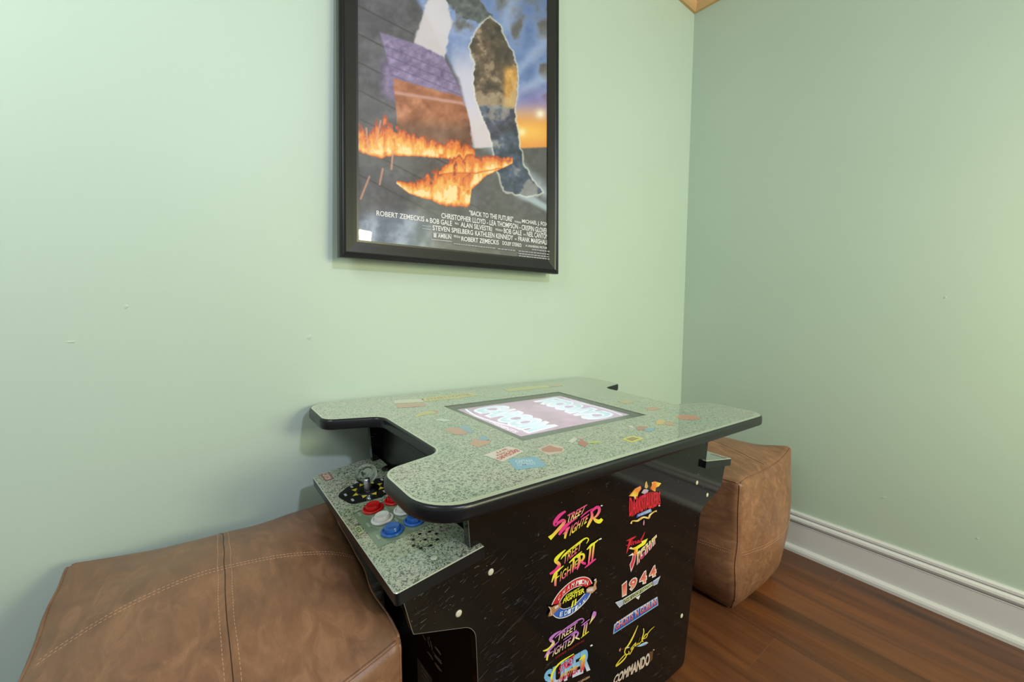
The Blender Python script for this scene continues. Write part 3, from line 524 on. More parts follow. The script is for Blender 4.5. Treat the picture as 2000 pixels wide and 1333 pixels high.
[(-0.1487,0.2991),(-0.1526,0.2988),(-0.1581,0.2984),(-0.1628,0.2975),(-0.167,0.2961),(-0.1706,0.2943),(-0.1719,0.2932),(-0.1718,0.2939),(-0.1685,0.2913),(-0.1644,0.2868),(-0.1636,0.2827),(-0.1647,0.28),(-0.1669,0.2781),(-0.1701,0.2771),(-0.1741,0.2766),(-0.1784,0.2769),(-0.1834,0.2782),(-0.1883,0.2801),(-0.1917,0.2815)],
[(190,120,205),(190,120,205),(190,120,205),(190,120,205),(190,120,205),(190,120,205),(190,120,205),(200,141,194),(210,162,183),(220,183,172),(226,197,152),(232,212,133),(238,227,114),(237,228,96),(236,229,78),(235,230,60),(235,230,60),(235,230,60),(235,230,60)]),('s',[(-0.1636,0.2924),(-0.1595,0.2933),(-0.1536,0.2947),(-0.1471,0.2958),(-0.1402,0.2967),(-0.1325,0.2974),(-0.1246,0.2979),(-0.1163,0.2982),(-0.1079,0.2984),(-0.101,0.2982),(-0.0964,0.2976),(-0.0936,0.2969),(-0.0917,0.296),(-0.0904,0.2951),(-0.0895,0.2938),(-0.0893,0.2926),(-0.0907,0.2917),(-0.0933,0.2909),(-0.0953,0.2904)],
[(-0.1649,0.2939),(-0.1612,0.2953),(-0.1557,0.2972),(-0.1494,0.2987),(-0.1424,0.2996),(-0.1345,0.3002),(-0.1266,0.3006),(-0.1184,0.3011),(-0.11,0.3015),(-0.103,0.3015),(-0.0979,0.3008),(-0.094,0.2996),(-0.0908,0.2979),(-0.0882,0.2955),(-0.0868,0.293),(-0.0869,0.2909),(-0.0891,0.29),(-0.0922,0.2895),(-0.0944,0.2892)],
[(190,120,205),(190,120,205),(190,120,205),(190,120,205),(190,120,205),(190,120,205),(190,120,205),(190,120,205),(190,120,205),(190,120,205),(190,120,205),(190,120,205),(190,120,205),(190,120,205),(190,120,205),(190,120,205),(190,120,205),(190,120,205),(190,120,205)]),('t','TREET',[(-0.1593,0.2837),(-0.1082,0.2847),(-0.1059,0.2979),(-0.1563,0.2961)],(240,225,150),(215,172,177),(190,120,205),0.015),('s',[(-0.1546,0.283),(-0.1613,0.282),(-0.1705,0.2806),(-0.1779,0.2791),(-0.1815,0.2777),(-0.1834,0.2762),(-0.1848,0.2746),(-0.1865,0.2727),(-0.1877,0.2706),(-0.1886,0.2691)],
[(-0.1535,0.2817),(-0.1596,0.2799),(-0.1679,0.2774),(-0.1746,0.2753),(-0.1778,0.2738),(-0.1795,0.2726),(-0.1812,0.2714),(-0.1834,0.2699),(-0.1854,0.2685),(-0.1868,0.2675)],
[(190,120,205),(190,120,205),(190,120,205),(190,120,205),(190,120,205),(190,120,205),(190,120,205),(190,120,205),(190,120,205),(190,120,205)]),('s',[(-0.1792,0.2773),(-0.1803,0.276),(-0.1819,0.2739),(-0.1831,0.2714),(-0.1838,0.2682),(-0.1841,0.2647),(-0.1844,0.2623)],
[(-0.1744,0.2733),(-0.1755,0.272),(-0.177,0.2701),(-0.1783,0.268),(-0.1792,0.2653),(-0.1798,0.2621),(-0.1803,0.2598)],
[(190,120,205),(206,155,186),(223,190,168),(240,225,150),(238,226,120),(236,228,90),(235,230,60)]),('s',[(-0.1684,0.2717),(-0.1717,0.2717),(-0.1763,0.2716),(-0.1796,0.2716)],
[(-0.1675,0.2704),(-0.1705,0.2699),(-0.1747,0.2694),(-0.1777,0.269)],
[(190,120,205),(190,120,205),(190,120,205),(190,120,205)]),('t','IGHTE',[(-0.1695,0.2615),(-0.1239,0.2609),(-0.1218,0.2756),(-0.1638,0.275)],(240,225,150),(215,172,177),(190,120,205),0.015),('s',[(-0.1086,0.2838),(-0.1134,0.2834),(-0.1202,0.2827),(-0.1268,0.282),(-0.133,0.2814),(-0.139,0.2807),(-0.1432,0.2802)],
[(-0.1075,0.2825),(-0.1121,0.2817),(-0.1187,0.2807),(-0.1251,0.2798),(-0.1315,0.2794),(-0.1378,0.2791),(-0.1422,0.2789)],
[(190,120,205),(190,120,205),(190,120,205),(190,120,205),(190,120,205),(190,120,205),(190,120,205)]),('s',[(-0.1171,0.2803),(-0.1172,0.2774),(-0.1175,0.2735),(-0.1183,0.2701),(-0.1202,0.2673),(-0.1229,0.2647),(-0.1249,0.2629)],
[(-0.1122,0.2779),(-0.1121,0.2748),(-0.1122,0.2705),(-0.1133,0.2666),(-0.1164,0.264),(-0.1203,0.2622),(-0.123,0.2611)],
[(190,120,205),(203,148,190),(216,176,175),(230,204,161),(233,211,157),(236,218,153),(240,225,150)]),('s',[(-0.1211,0.2766),(-0.1177,0.2771),(-0.1128,0.2779),(-0.1091,0.2779),(-0.1073,0.2771),(-0.106,0.2762),(-0.1055,0.2757),(-0.1068,0.274),(-0.1098,0.2718),(-0.1121,0.2703)],
[(-0.1226,0.2782),(-0.1197,0.2795),(-0.1156,0.2813),(-0.1114,0.282),(-0.1068,0.2803),(-0.1027,0.277),(-0.1009,0.2732),(-0.1028,0.2706),(-0.1061,0.2684),(-0.1085,0.2669)],
[(190,120,205),(190,120,205),(190,120,205),(190,120,205),(190,120,205),(190,120,205),(190,120,205),(200,141,194),(210,162,183),(220,183,172)]),('s',[(-0.1109,0.2679),(-0.1075,0.2656),(-0.1027,0.2625),(-0.0991,0.2601)],
[(-0.1098,0.2704),(-0.1063,0.268),(-0.1016,0.2647),(-0.0981,0.2623)],
[(240,225,150),(240,225,150),(240,225,150),(240,225,150)]),('s',[(-0.0948,0.2851),(-0.0926,0.2852),(-0.0893,0.2854),(-0.0855,0.2858),(-0.0806,0.2864),(-0.075,0.2871),(-0.0711,0.2877)],
[(-0.096,0.2865),(-0.094,0.287),(-0.0911,0.2877),(-0.0875,0.2883),(-0.0823,0.2887),(-0.0764,0.2889),(-0.0722,0.2891)],
[(190,120,205),(190,120,205),(190,120,205),(190,120,205),(190,120,205),(190,120,205),(190,120,205)]),('s',[(-0.0879,0.2861),(-0.0891,0.2795),(-0.0906,0.2703),(-0.0918,0.2636)],
[(-0.0838,0.2839),(-0.0852,0.2773),(-0.0871,0.2683),(-0.0884,0.2617)],
[(190,120,205),(205,156,156),(220,193,108),(235,230,60)]),('s',[(-0.0818,0.2863),(-0.0828,0.2802),(-0.0841,0.2718),(-0.085,0.2657)],
[(-0.0777,0.2841),(-0.0789,0.2781),(-0.0805,0.2698),(-0.0817,0.2638)],
[(190,120,205),(205,156,156),(220,193,108),(235,230,60)]),('s',[(-0.0955,0.2617),(-0.089,0.2624),(-0.08,0.2633),(-0.0734,0.264)],
[(-0.0964,0.2628),(-0.0901,0.2638),(-0.0814,0.265),(-0.075,0.266)],
[(235,230,60),(235,230,60),(235,230,60),(235,230,60)]),('s',[(-0.0623,0.3005),(-0.0634,0.2994),(-0.065,0.2978),(-0.0664,0.2959),(-0.0673,0.2931),(-0.0682,0.2897),(-0.0692,0.2865),(-0.0707,0.2838),(-0.0723,0.2813),(-0.0735,0.2797)],
[(-0.0544,0.2959),(-0.0543,0.294),(-0.0542,0.2911),(-0.0553,0.2884),(-0.0581,0.2864),(-0.0617,0.2848),(-0.0651,0.2833),(-0.068,0.2816),(-0.0707,0.28),(-0.0725,0.2789)],
[(190,120,205),(190,120,205),(190,120,205),(190,120,205),(206,155,186),(223,190,168),(240,225,150),(238,226,120),(236,228,90),(235,230,60)]),('t','HYPER FIGHTING',[(-0.1618,0.2541),(-0.0871,0.252),(-0.0867,0.2556),(-0.1614,0.2582)],(150,30,40),(150,30,40),(150,30,40),0.01)]),('game_logo','sky blue block lettered logo with red lettering over it',[('t','SUPER',[(-0.1869,0.2074),(-0.0617,0.1803),(-0.0643,0.2307),(-0.1868,0.2417)],(215,215,235),(120,178,228),(120,178,228),0.05),('s',[(-0.1121,0.2389),(-0.1216,0.2397),(-0.1347,0.2408),(-0.146,0.241),(-0.1536,0.2398),(-0.1594,0.2378),(-0.164,0.235),(-0.1676,0.2314),(-0.17,0.2271),(-0.1711,0.2227),(-0.17,0.2181),(-0.1676,0.2138),(-0.166,0.2111)],
[(-0.1108,0.2369),(-0.12,0.2373),(-0.1327,0.2377),(-0.1433,0.2374),(-0.1504,0.2361),(-0.1558,0.234),(-0.16,0.2313),(-0.1632,0.2278),(-0.1652,0.2236),(-0.166,0.2199),(-0.1651,0.2167),(-0.1629,0.2135),(-0.1612,0.211)],
[(235,230,60),(235,230,60),(235,230,60),(235,230,60),(235,230,60),(235,230,60),(235,230,60),(235,230,60),(235,230,60),(235,230,60),(231,176,56),(228,123,53),(225,70,50)]),('t','STREET',[(-0.1524,0.2194),(-0.1087,0.2194),(-0.1098,0.2359),(-0.1487,0.233)],(205,40,90),(210,50,85),(215,60,80),0.03),('t','FIGHTER',[(-0.1543,0.2028),(-0.0983,0.1958),(-0.0977,0.2104),(-0.1431,0.2146)],(200,40,110),(205,50,70),(240,200,60),0.04),('s',[(-0.0958,0.217),(-0.0929,0.2172),(-0.0888,0.2175),(-0.0851,0.2179),(-0.0823,0.2184),(-0.08,0.2191),(-0.0784,0.2196)],
[(-0.0973,0.2188),(-0.0951,0.2198),(-0.0919,0.2212),(-0.0888,0.2222),(-0.0857,0.2226),(-0.0828,0.2226),(-0.0808,0.2225)],
[(235,230,60),(235,230,60),(235,230,60),(235,230,60),(235,230,60),(235,230,60),(235,230,60)]),('s',[(-0.0888,0.2212),(-0.0896,0.2127),(-0.0908,0.201),(-0.0916,0.1925)],
[(-0.0834,0.2181),(-0.0843,0.2096),(-0.0856,0.1979),(-0.0866,0.1895)],
[(235,230,60),(225,166,70),(215,103,80),(205,40,90)]),('s',[(-0.0835,0.2209),(-0.0842,0.2129),(-0.0852,0.202),(-0.0859,0.1941)],
[(-0.0787,0.2181),(-0.0794,0.2102),(-0.0804,0.1993),(-0.0811,0.1913)],
[(235,230,60),(225,166,70),(215,103,80),(205,40,90)]),('t','THE NEW CHALLENGERS',[(-0.1379,0.1794),(-0.0633,0.1669),(-0.064,0.1714),(-0.1382,0.1846)],(225,200,170),(220,175,140),(215,150,110),0.01),('s',[(-0.0648,0.2297),(-0.063,0.2297),(-0.0606,0.2296),(-0.0588,0.2296)],
[(-0.0673,0.2333),(-0.0655,0.2332),(-0.0631,0.2332),(-0.0613,0.2331)],
[(225,225,230),(225,225,230),(225,225,230),(225,225,230)])]),('game_logo','red jagged logo with orange bat wings',[('p',[(0.0345,0.504),(0.0552,0.5154),(0.074,0.5168),(0.0788,0.509),(0.0696,0.5045),(0.0636,0.4943),(0.0585,0.491),(0.0525,0.4991),(0.0444,0.5016)],
[(225,130,50),(225,130,50),(230,160,110),(170,80,70),(225,130,50),(235,210,90),(235,210,90),(235,210,90),(235,210,90)]),('p',[(0.1149,0.515),(0.1266,0.515),(0.1529,0.5046),(0.1443,0.4996),(0.1324,0.4989),(0.1309,0.4909),(0.121,0.4955),(0.1103,0.5024),(0.1169,0.5094)],
[(240,210,170),(225,130,50),(235,210,90),(235,210,90),(225,130,50),(235,210,90),(225,130,50),(180,70,60),(225,130,50)]),('p',[(0.091,0.5201),(0.0957,0.5228),(0.1019,0.5086),(0.0979,0.5053),(0.0891,0.5099)],
[(205,165,100),(205,165,100),(205,165,100),(205,165,100),(205,165,100)]),('p',[(0.0781,0.5008),(0.0859,0.5065),(0.0944,0.5053),(0.1047,0.5003),(0.1008,0.4961),(0.0896,0.4954)],
[(185,165,185),(185,165,185),(185,165,185),(185,165,185),(185,165,185),(185,165,185)]),('p',[(0.0366,0.501),(0.0465,0.492),(0.0538,0.4835),(0.0705,0.4925),(0.0979,0.4968),(0.1272,0.4914),(0.1425,0.4859),(0.1505,0.4795),(0.1503,0.4655),(0.1418,0.4588),(0.1259,0.4543),(0.1008,0.4619),(0.073,0.4617),(0.0507,0.4562),(0.0398,0.4609),(0.0357,0.48)],
[(150,20,30),(150,20,30),(150,20,30),(150,20,30),(150,20,30),(150,20,30),(150,20,30),(150,20,30),(150,20,30),(150,20,30),(150,20,30),(150,20,30),(150,20,30),(150,20,30),(150,20,30),(150,20,30)]),('t','DARKSTALKERS',[(0.0386,0.4596),(0.1535,0.4549),(0.1499,0.4868),(0.036,0.5012)],(215,45,55),(210,42,62),(205,40,70),0.01),('p',[(0.0653,0.4571),(0.1156,0.4562),(0.1206,0.4479),(0.0632,0.4498)],
[(60,90,170),(150,180,225),(110,150,215),(40,60,150)]),('t','THE NIGHT WARRIORS',[(0.0684,0.4512),(0.1147,0.4499),(0.1136,0.4541),(0.0688,0.4553)],(225,230,245),(225,230,245),(225,230,245),0.0),('s',[(0.0488,0.4413),(0.0491,0.443),(0.0495,0.445),(0.051,0.4459),(0.0554,0.4448),(0.0621,0.4424),(0.0685,0.4406),(0.0733,0.4402),(0.0765,0.4407),(0.0796,0.4411),(0.0834,0.4417),(0.0874,0.4424),(0.0914,0.4422),(0.0965,0.4402),(0.1029,0.437),(0.11,0.4347),(0.1145,0.4363),(0.1151,0.439),(0.1164,0.4409),(0.1209,0.4424),(0.127,0.4438),(0.1322,0.4444),(0.1353,0.444),(0.1374,0.4431),(0.139,0.4423)],
[(0.0428,0.4441),(0.0438,0.4455),(0.0455,0.4475),(0.0491,0.4487),(0.0551,0.4476),(0.0618,0.4457),(0.067,0.4446),(0.0695,0.4449),(0.0716,0.4457),(0.0749,0.4463),(0.0793,0.4466),(0.0846,0.4466),(0.0907,0.4458),(0.0975,0.4436),(0.104,0.441),(0.1071,0.4401),(0.1071,0.4404),(0.1082,0.4425),(0.1112,0.4448),(0.1171,0.446),(0.124,0.4469),(0.1299,0.4474),(0.1343,0.4472),(0.1377,0.4464),(0.1397,0.4459)],
[(240,225,150),(231,203,126),(223,181,103),(215,160,80),(223,181,103),(231,203,126),(240,225,150),(231,203,126),(223,181,103),(215,160,80),(223,181,103),(231,203,126),(240,225,150),(231,203,126),(223,181,103),(215,160,80),(223,181,103),(231,203,126),(240,225,150),(231,203,126),(223,181,103),(215,160,80),(223,181,103),(231,203,126),(240,225,150)]),('s',[(0.091,0.4381),(0.0904,0.4368),(0.0896,0.4348),(0.089,0.4328),(0.0891,0.4306),(0.0894,0.4283),(0.0897,0.4266)],
[(0.0927,0.4376),(0.0933,0.4359),(0.0941,0.4334),(0.0945,0.431),(0.0942,0.4289),(0.0936,0.4268),(0.0931,0.4255)],
[(180,130,170),(180,130,170),(180,130,170),(180,130,170),(180,130,170),(180,130,170),(180,130,170)]),('s',[(0.1456,0.4536),(0.1474,0.4533),(0.1499,0.4529),(0.1517,0.4526)],
[(0.1447,0.4561),(0.1465,0.4558),(0.149,0.4554),(0.1508,0.4551)],
[(225,225,230),(225,225,230),(225,225,230),(225,225,230)])]),('game_logo','red and yellow slanted logo with a blade',[('s',[(0.0669,0.4093),(0.063,0.4096),(0.0575,0.4101),(0.0519,0.4103),(0.0455,0.4102),(0.0387,0.4099),(0.0339,0.4097)],
[(0.068,0.4081),(0.0651,0.4072),(0.0607,0.406),(0.0552,0.4054),(0.048,0.4061),(0.0401,0.4074),(0.0346,0.4084)],
[(205,45,60),(205,45,60),(205,45,60),(205,45,60),(205,45,60),(205,45,60),(205,45,60)]),('s',[(0.0447,0.4094),(0.0434,0.4068),(0.0415,0.4029),(0.0397,0.3984),(0.0382,0.3926),(0.0367,0.3862),(0.0356,0.3816)],
[(0.0524,0.4055),(0.0511,0.4029),(0.0491,0.399),(0.0467,0.3949),(0.0434,0.3899),(0.0397,0.3846),(0.0371,0.3809)],
[(205,45,60),(205,45,60),(205,45,60),(205,45,60),(205,45,60),(205,45,60),(205,45,60)]),('t','inal',[(0.0497,0.3937),(0.0872,0.3896),(0.0878,0.3983),(0.0526,0.4046)],(205,45,60),(197,37,60),(190,30,60),0.03),('s',[(0.0975,0.4093),(0.0953,0.4073),(0.0922,0.4045),(0.0895,0.4016),(0.0874,0.3988),(0.0858,0.396),(0.0846,0.3941)],
[(0.099,0.4085),(0.0977,0.406),(0.0958,0.4025),(0.0938,0.3992),(0.0917,0.3964),(0.0895,0.394),(0.0879,0.3922)],
[(205,45,60),(205,45,60),(205,45,60),(205,45,60),(205,45,60),(205,45,60),(205,45,60)]),('s',[(0.032,0.3999),(0.0373,0.3986),(0.0446,0.3969),(0.0499,0.3957)],
[(0.0317,0.4007),(0.0367,0.4),(0.0438,0.399),(0.0489,0.3983)],
[(205,45,60),(205,45,60),(205,45,60),(205,45,60)]),('p',[(0.1106,0.3908),(0.1025,0.3815),(0.0973,0.3799),(0.0751,0.3787),(0.0759,0.3684),(0.0689,0.3671),(0.0578,0.3709),(0.064,0.3799),(0.0438,0.3894),(0.0498,0.3913),(0.0565,0.3868),(0.0667,0.3858),(0.0887,0.3875),(0.0871,0.3913)],
[(235,230,60),(235,230,60),(235,230,60),(235,230,60),(225,130,50),(230,120,60),(230,110,60),(225,130,50),(235,240,210),(225,225,230),(235,230,60),(235,230,60),(235,230,60),(240,225,150)]),('p',[(0.0422,0.374),(0.0573,0.3762),(0.061,0.3702)],
[(225,225,230),(225,225,230),(225,225,230)]),('p',[(0.0571,0.3711),(0.0692,0.3674),(0.0673,0.3545),(0.0595,0.3413),(0.0539,0.3352),(0.048,0.3541),(0.0547,0.3612)],
[(225,190,195),(225,190,195),(225,190,195),(225,190,195),(225,190,195),(225,190,195),(225,190,195)]),('p',[(0.0591,0.37),(0.0672,0.3674),(0.0653,0.3556),(0.0574,0.3436),(0.0538,0.3418),(0.0506,0.3532),(0.0571,0.3604)],
[(200,60,80),(200,60,80),(200,60,80),(200,60,80),(200,60,80),(200,60,80),(200,60,80)]),('t','IGHT',[(0.0734,0.3431),(0.147,0.3718),(0.1433,0.3898),(0.0724,0.3719)],(215,195,205),(222,210,205),(230,225,205),0.12),('t','IGHT',[(0.0759,0.3447),(0.1448,0.3721),(0.1413,0.3883),(0.0752,0.369)],(185,60,100),(190,85,125),(228,190,60),0.02)]),('game_logo','red numerals logo with a silver winged banner',[('t','1',[(0.0287,0.2901),(0.0443,0.2891),(0.0428,0.3216),(0.0256,0.3183)],(225,215,215),(225,215,215),(225,215,215),0.1),('t','1',[(0.0299,0.2927),(0.0426,0.292),(0.0414,0.3185),(0.0273,0.3158)],(235,150,125),(217,110,95),(200,70,65),0.03),('t','9',[(0.0492,0.2925),(0.0795,0.2894),(0.08,0.3184),(0.0499,0.3189)],(225,215,215),(225,215,215),(225,215,215),0.1),('t','9',[(0.052,0.2947),(0.0768,0.2922),(0.0772,0.3159),(0.0525,0.3164)],(235,150,125),(217,110,95),(200,70,65),0.03),('t','4',[(0.0858,0.2938),(0.1162,0.2876),(0.1136,0.3192),(0.087,0.3193)],(225,215,215),(225,215,215),(225,215,215),0.1),('t','4',[(0.0884,0.2958),(0.1134,0.2907),(0.1112,0.3166),(0.0894,0.3167)],(235,150,125),(217,110,95),(200,70,65),0.03),('t','4',[(0.1203,0.2937),(0.153,0.2907),(0.1473,0.3201),(0.1235,0.3171)],(225,215,215),(225,215,215),(225,215,215),0.1),('t','4',[(0.1231,0.2958),(0.1499,0.2934),(0.1453,0.3175),(0.1257,0.315)],(235,150,125),(217,110,95),(200,70,65),0.03),('p',[(0.0311,0.2861),(0.1361,0.284),(0.1389,0.274),(0.0373,0.2721)],
[(215,215,215),(215,215,215),(215,215,215),(215,215,215)]),('p',[(0.0339,0.2834),(0.1353,0.2823),(0.1368,0.2761),(0.0384,0.2739)],
[(70,80,60),(70,80,60),(70,80,60),(70,80,60)]),('t','THE LOOP MASTER',[(0.0387,0.2751),(0.1352,0.2754),(0.1342,0.2819),(0.0365,0.2823)],(205,215,150),(205,215,150),(205,215,150),0.01),('p',[(0.0047,0.2901),(0.0296,0.2862),(0.034,0.2744),(0.0199,0.2723)],
[(195,205,225),(195,205,225),(195,205,225),(195,205,225)]),('p',[(0.138,0.2847),(0.1673,0.2857),(0.1564,0.2708),(0.1404,0.2724)],
[(190,200,225),(190,200,225),(190,200,225),(190,200,225)]),('p',[(0.0743,0.2724),(0.092,0.2714),(0.0854,0.2631)],
[(215,215,215),(215,215,215),(215,215,215)]),('s',[(0.0091,0.286),(0.0155,0.285),(0.0244,0.2834),(0.0309,0.2823)],
[(0.0087,0.2868),(0.0151,0.2857),(0.024,0.2842),(0.0305,0.2831)],
[(60,60,110),(60,60,110),(60,60,110),(60,60,110)]),('s',[(0.1398,0.2804),(0.1465,0.2802),(0.1559,0.2798),(0.1628,0.2796)],
[(0.1391,0.2813),(0.1459,0.2811),(0.1552,0.2807),(0.1621,0.2805)],
[(60,60,110),(60,60,110),(60,60,110),(60,60,110)]),('s',[(0.013,0.2818),(0.0186,0.2812),(0.0263,0.2803),(0.032,0.2796)],
[(0.0125,0.2826),(0.0181,0.282),(0.0258,0.2811),(0.0315,0.2804)],
[(60,60,110),(60,60,110),(60,60,110),(60,60,110)]),('s',[(0.14,0.2781),(0.1456,0.2777),(0.1534,0.2773),(0.1591,0.277)],
[(0.1393,0.2789),(0.1449,0.2786),(0.1527,0.2782),(0.1584,0.2778)],
[(60,60,110),(60,60,110),(60,60,110),(60,60,110)]),('s',[(0.017,0.2776),(0.0217,0.2774),(0.0283,0.2772),(0.0331,0.277)],
[(0.0164,0.2784),(0.0211,0.2782),(0.0277,0.278),(0.0325,0.2778)],
[(60,60,110),(60,60,110),(60,60,110),(60,60,110)]),('s',[(0.1402,0.2757),(0.1446,0.2753),(0.1508,0.2748),(0.1554,0.2743)],
[(0.1396,0.2766),(0.144,0.2762),(0.1502,0.2756),(0.1548,0.2752)],
[(60,60,110),(60,60,110),(60,60,110),(60,60,110)])]),('game_logo','long blue logo with red and white letters',[('p',[(0.0063,0.2421),(0.0272,0.2427),(0.0734,0.2428),(0.1183,0.2406),(0.1611,0.2388),(0.1667,0.2163),(0.0048,0.222)],
[(150,190,225),(150,190,225),(150,190,225),(150,190,225),(150,190,225),(150,190,225),(150,190,225)]),('p',[(0.0094,0.2394),(0.0295,0.2401),(0.0758,0.2399),(0.1185,0.2384),(0.16,0.2371),(0.1633,0.2189),(0.0076,0.2237)],
[(45,85,170),(45,85,170),(45,85,170),(45,85,170),(45,85,170),(45,85,170),(45,85,170)]),('t',"GHOSTS 'N GOBLINS",[(0.0107,0.2271),(0.1614,0.2211),(0.1599,0.239),(0.01,0.245)],(205,45,45),(215,130,130),(238,230,230),0.03)]),('game_logo','yellow handwritten logo with a sword',[('p',[(0.087,0.1564),(0.1114,0.1525),(0.1258,0.1491),(0.1338,0.1435),(0.1228,0.1427),(0.103,0.149)],
[(90,140,200),(190,215,235),(225,235,245),(200,220,240),(60,110,190),(170,200,220)]),('s',[(0.0318,0.1765),(0.0366,0.1749),(0.0433,0.1727),(0.0481,0.171)],
[(0.0313,0.1777),(0.0361,0.1762),(0.0427,0.1741),(0.0476,0.1725)],
[(130,50,45),(130,50,45),(130,50,45),(130,50,45)]),('p',[(0.0325,0.1807),(0.0325,0.1746),(0.0291,0.173),(0.0267,0.1789)],
[(190,130,120),(190,130,120),(190,130,120),(190,130,120)]),('s',[(0.0475,0.1713),(0.0495,0.1705),(0.0523,0.1693),(0.0551,0.1683),(0.058,0.1675),(0.061,0.1667),(0.0631,0.1662)],
[(0.0465,0.1737),(0.0483,0.1734),(0.0509,0.1728),(0.0537,0.172),(0.0569,0.1707),(0.0602,0.1692),(0.0625,0.1681)],
[(205,205,215),(205,205,215),(205,205,215),(205,205,215),(205,205,215),(205,205,215),(205,205,215)]),('s',[(0.089,0.2035),(0.0864,0.2009),(0.0828,0.1972),(0.0789,0.1936),(0.0752,0.1901),(0.0712,0.1866),(0.0674,0.1835),(0.0637,0.1807),(0.0602,0.1782),(0.0568,0.1761),(0.0535,0.1746),(0.0504,0.1734),(0.0478,0.1719),(0.046,0.1701),(0.0449,0.168),(0.0446,0.1656),(0.0455,0.1625),(0.0475,0.1591),(0.0508,0.1557),(0.0553,0.1534),(0.0597,0.1522),(0.0631,0.1522),(0.0638,0.1544),(0.063,0.1573),(0.0623,0.1592)],
[(0.0903,0.2025),(0.0884,0.1995),(0.0856,0.1953),(0.0825,0.191),(0.0794,0.187),(0.076,0.1831),(0.0724,0.1796),(0.0687,0.1767),(0.0649,0.1743),(0.0612,0.1723),(0.0574,0.1709),(0.054,0.17),(0.0513,0.169),(0.0496,0.1675),(0.0485,0.1657),(0.0483,0.1639),(0.0491,0.1615),(0.0508,0.1589),(0.0521,0.1576),(0.0542,0.1565),(0.0576,0.1556),(0.0597,0.1554),(0.0602,0.1563),(0.0599,0.1585),(0.0596,0.1603)],
[(235,215,90),(234,214,88),(234,213,86),(233,213,85),(233,212,83),(232,211,81),(232,211,80),(232,210,78),(231,210,76),(231,209,75),(230,208,73),(230,208,71),(230,207,70),(229,206,68),(229,206,66),(228,205,65),(228,205,63),(227,204,61),(227,203,60),(227,203,58),(226,202,56),(226,201,55),(225,201,53),(225,200,51),(225,200,50)]),('s',[(0.0504,0.1577),(0.0504,0.1562),(0.0503,0.1544),(0.0489,0.1528),(0.0455,0.1516),(0.0406,0.1505),(0.0353,0.1498),(0.0284,0.1492),(0.0212,0.1489),(0.0187,0.1486),(0.0209,0.148),(0.0249,0.1505),(0.0299,0.1528),(0.0361,0.1547),(0.0432,0.1563),(0.0484,0.1575)],
[(0.0541,0.1558),(0.0542,0.1543),(0.0541,0.1519),(0.0525,0.1498),(0.0489,0.1482),(0.0441,0.1469),(0.0386,0.146),(0.0315,0.1455),(0.0238,0.1454),(0.0178,0.1468),(0.0176,0.1508),(0.022,0.1532),(0.0273,0.1554),(0.0336,0.1572),(0.0409,0.1588),(0.0461,0.1599)],
[(235,215,90),(234,214,87),(233,213,84),(233,212,82),(232,211,79),(231,210,76),(231,209,74),(230,208,71),(229,207,68),(229,206,66),(228,205,63),(227,204,60),(227,203,58),(226,202,55),(225,201,52),(225,200,50)]),('s',[(0.0652,0.1495),(0.0679,0.1511),(0.0716,0.1535),(0.0749,0.1556),(0.0777,0.1576),(0.08,0.1595),(0.0784,0.1626),(0.0747,0.1622),(0.0696,0.1609),(0.0658,0.16)],
[(0.0631,0.1513),(0.0655,0.1531),(0.069,0.1556),(0.0721,0.1579),(0.0749,0.1599),(0.0773,0.1615),(0.0796,0.1604),(0.0767,0.1601),(0.0715,0.159),(0.0677,0.1581)],
[(235,215,90),(233,213,85),(232,211,81),(231,210,76),(230,208,72),(229,206,67),(228,205,63),(227,203,58),(226,201,54),(225,200,50)]),('s',[(0.0672,0.1616),(0.0732,0.1633),(0.0816,0.1656),(0.0868,0.1665),(0.0841,0.1669),(0.0808,0.1638),(0.0795,0.1609),(0.0847,0.1591),(0.09,0.1595),(0.0946,0.1611),(0.0975,0.165),(0.0995,0.1699),(0.099,0.1729),(0.0968,0.1697),(0.0931,0.1639),(0.0921,0.159),(0.0989,0.1571),(0.1054,0.1587),(0.1101,0.16)],
[(0.0658,0.1629),(0.0716,0.1649),(0.0796,0.1675),(0.0853,0.1687),(0.0869,0.1649),(0.0834,0.1618),(0.0819,0.1605),(0.0829,0.1613),(0.0878,0.1618),(0.092,0.1631),(0.0952,0.1665),(0.0979,0.1709),(0.1004,0.1719),(0.0987,0.1684),(0.0959,0.1621),(0.0951,0.1586),(0.0964,0.1598),(0.1029,0.1611),(0.1078,0.1622)],
[(235,215,90),(234,214,87),(233,213,85),(233,212,83),(232,211,81),(232,210,78),(231,210,76),(231,209,74),(230,208,72),(230,207,70),(229,206,67),(228,205,65),(228,205,63),(227,204,61),(227,203,58),(226,202,56),(226,201,54),(225,200,52),(225,200,50)]),('s',[(0.1088,0.1878),(0.1096,0.1852),(0.1106,0.1815),(0.1107,0.1776),(0.1089,0.1737),(0.1062,0.1694),(0.1048,0.1653),(0.1061,0.1613),(0.1089,0.158),(0.1107,0.1559)],
[(0.1124,0.1866),(0.1132,0.1839),(0.1142,0.1799),(0.1144,0.1757),(0.1127,0.1713),(0.1103,0.1668),(0.1091,0.1631),(0.1099,0.1604),(0.1117,0.1579),(0.1132,0.156)],
[(235,215,90),(233,213,85),(232,211,81),(231,210,76),(230,208,72),(229,206,67),(228,205,63),(227,203,58),(226,201,54),(225,200,50)]),('s',[(0.1101,0.1612),(0.1132,0.1632),(0.1175,0.166),(0.1212,0.1677),(0.1237,0.1677),(0.1253,0.1672),(0.1254,0.1673),(0.1252,0.1658),(0.1238,0.1636),(0.1218,0.1621),(0.1188,0.1621),(0.1147,0.1629),(0.1118,0.1635)],
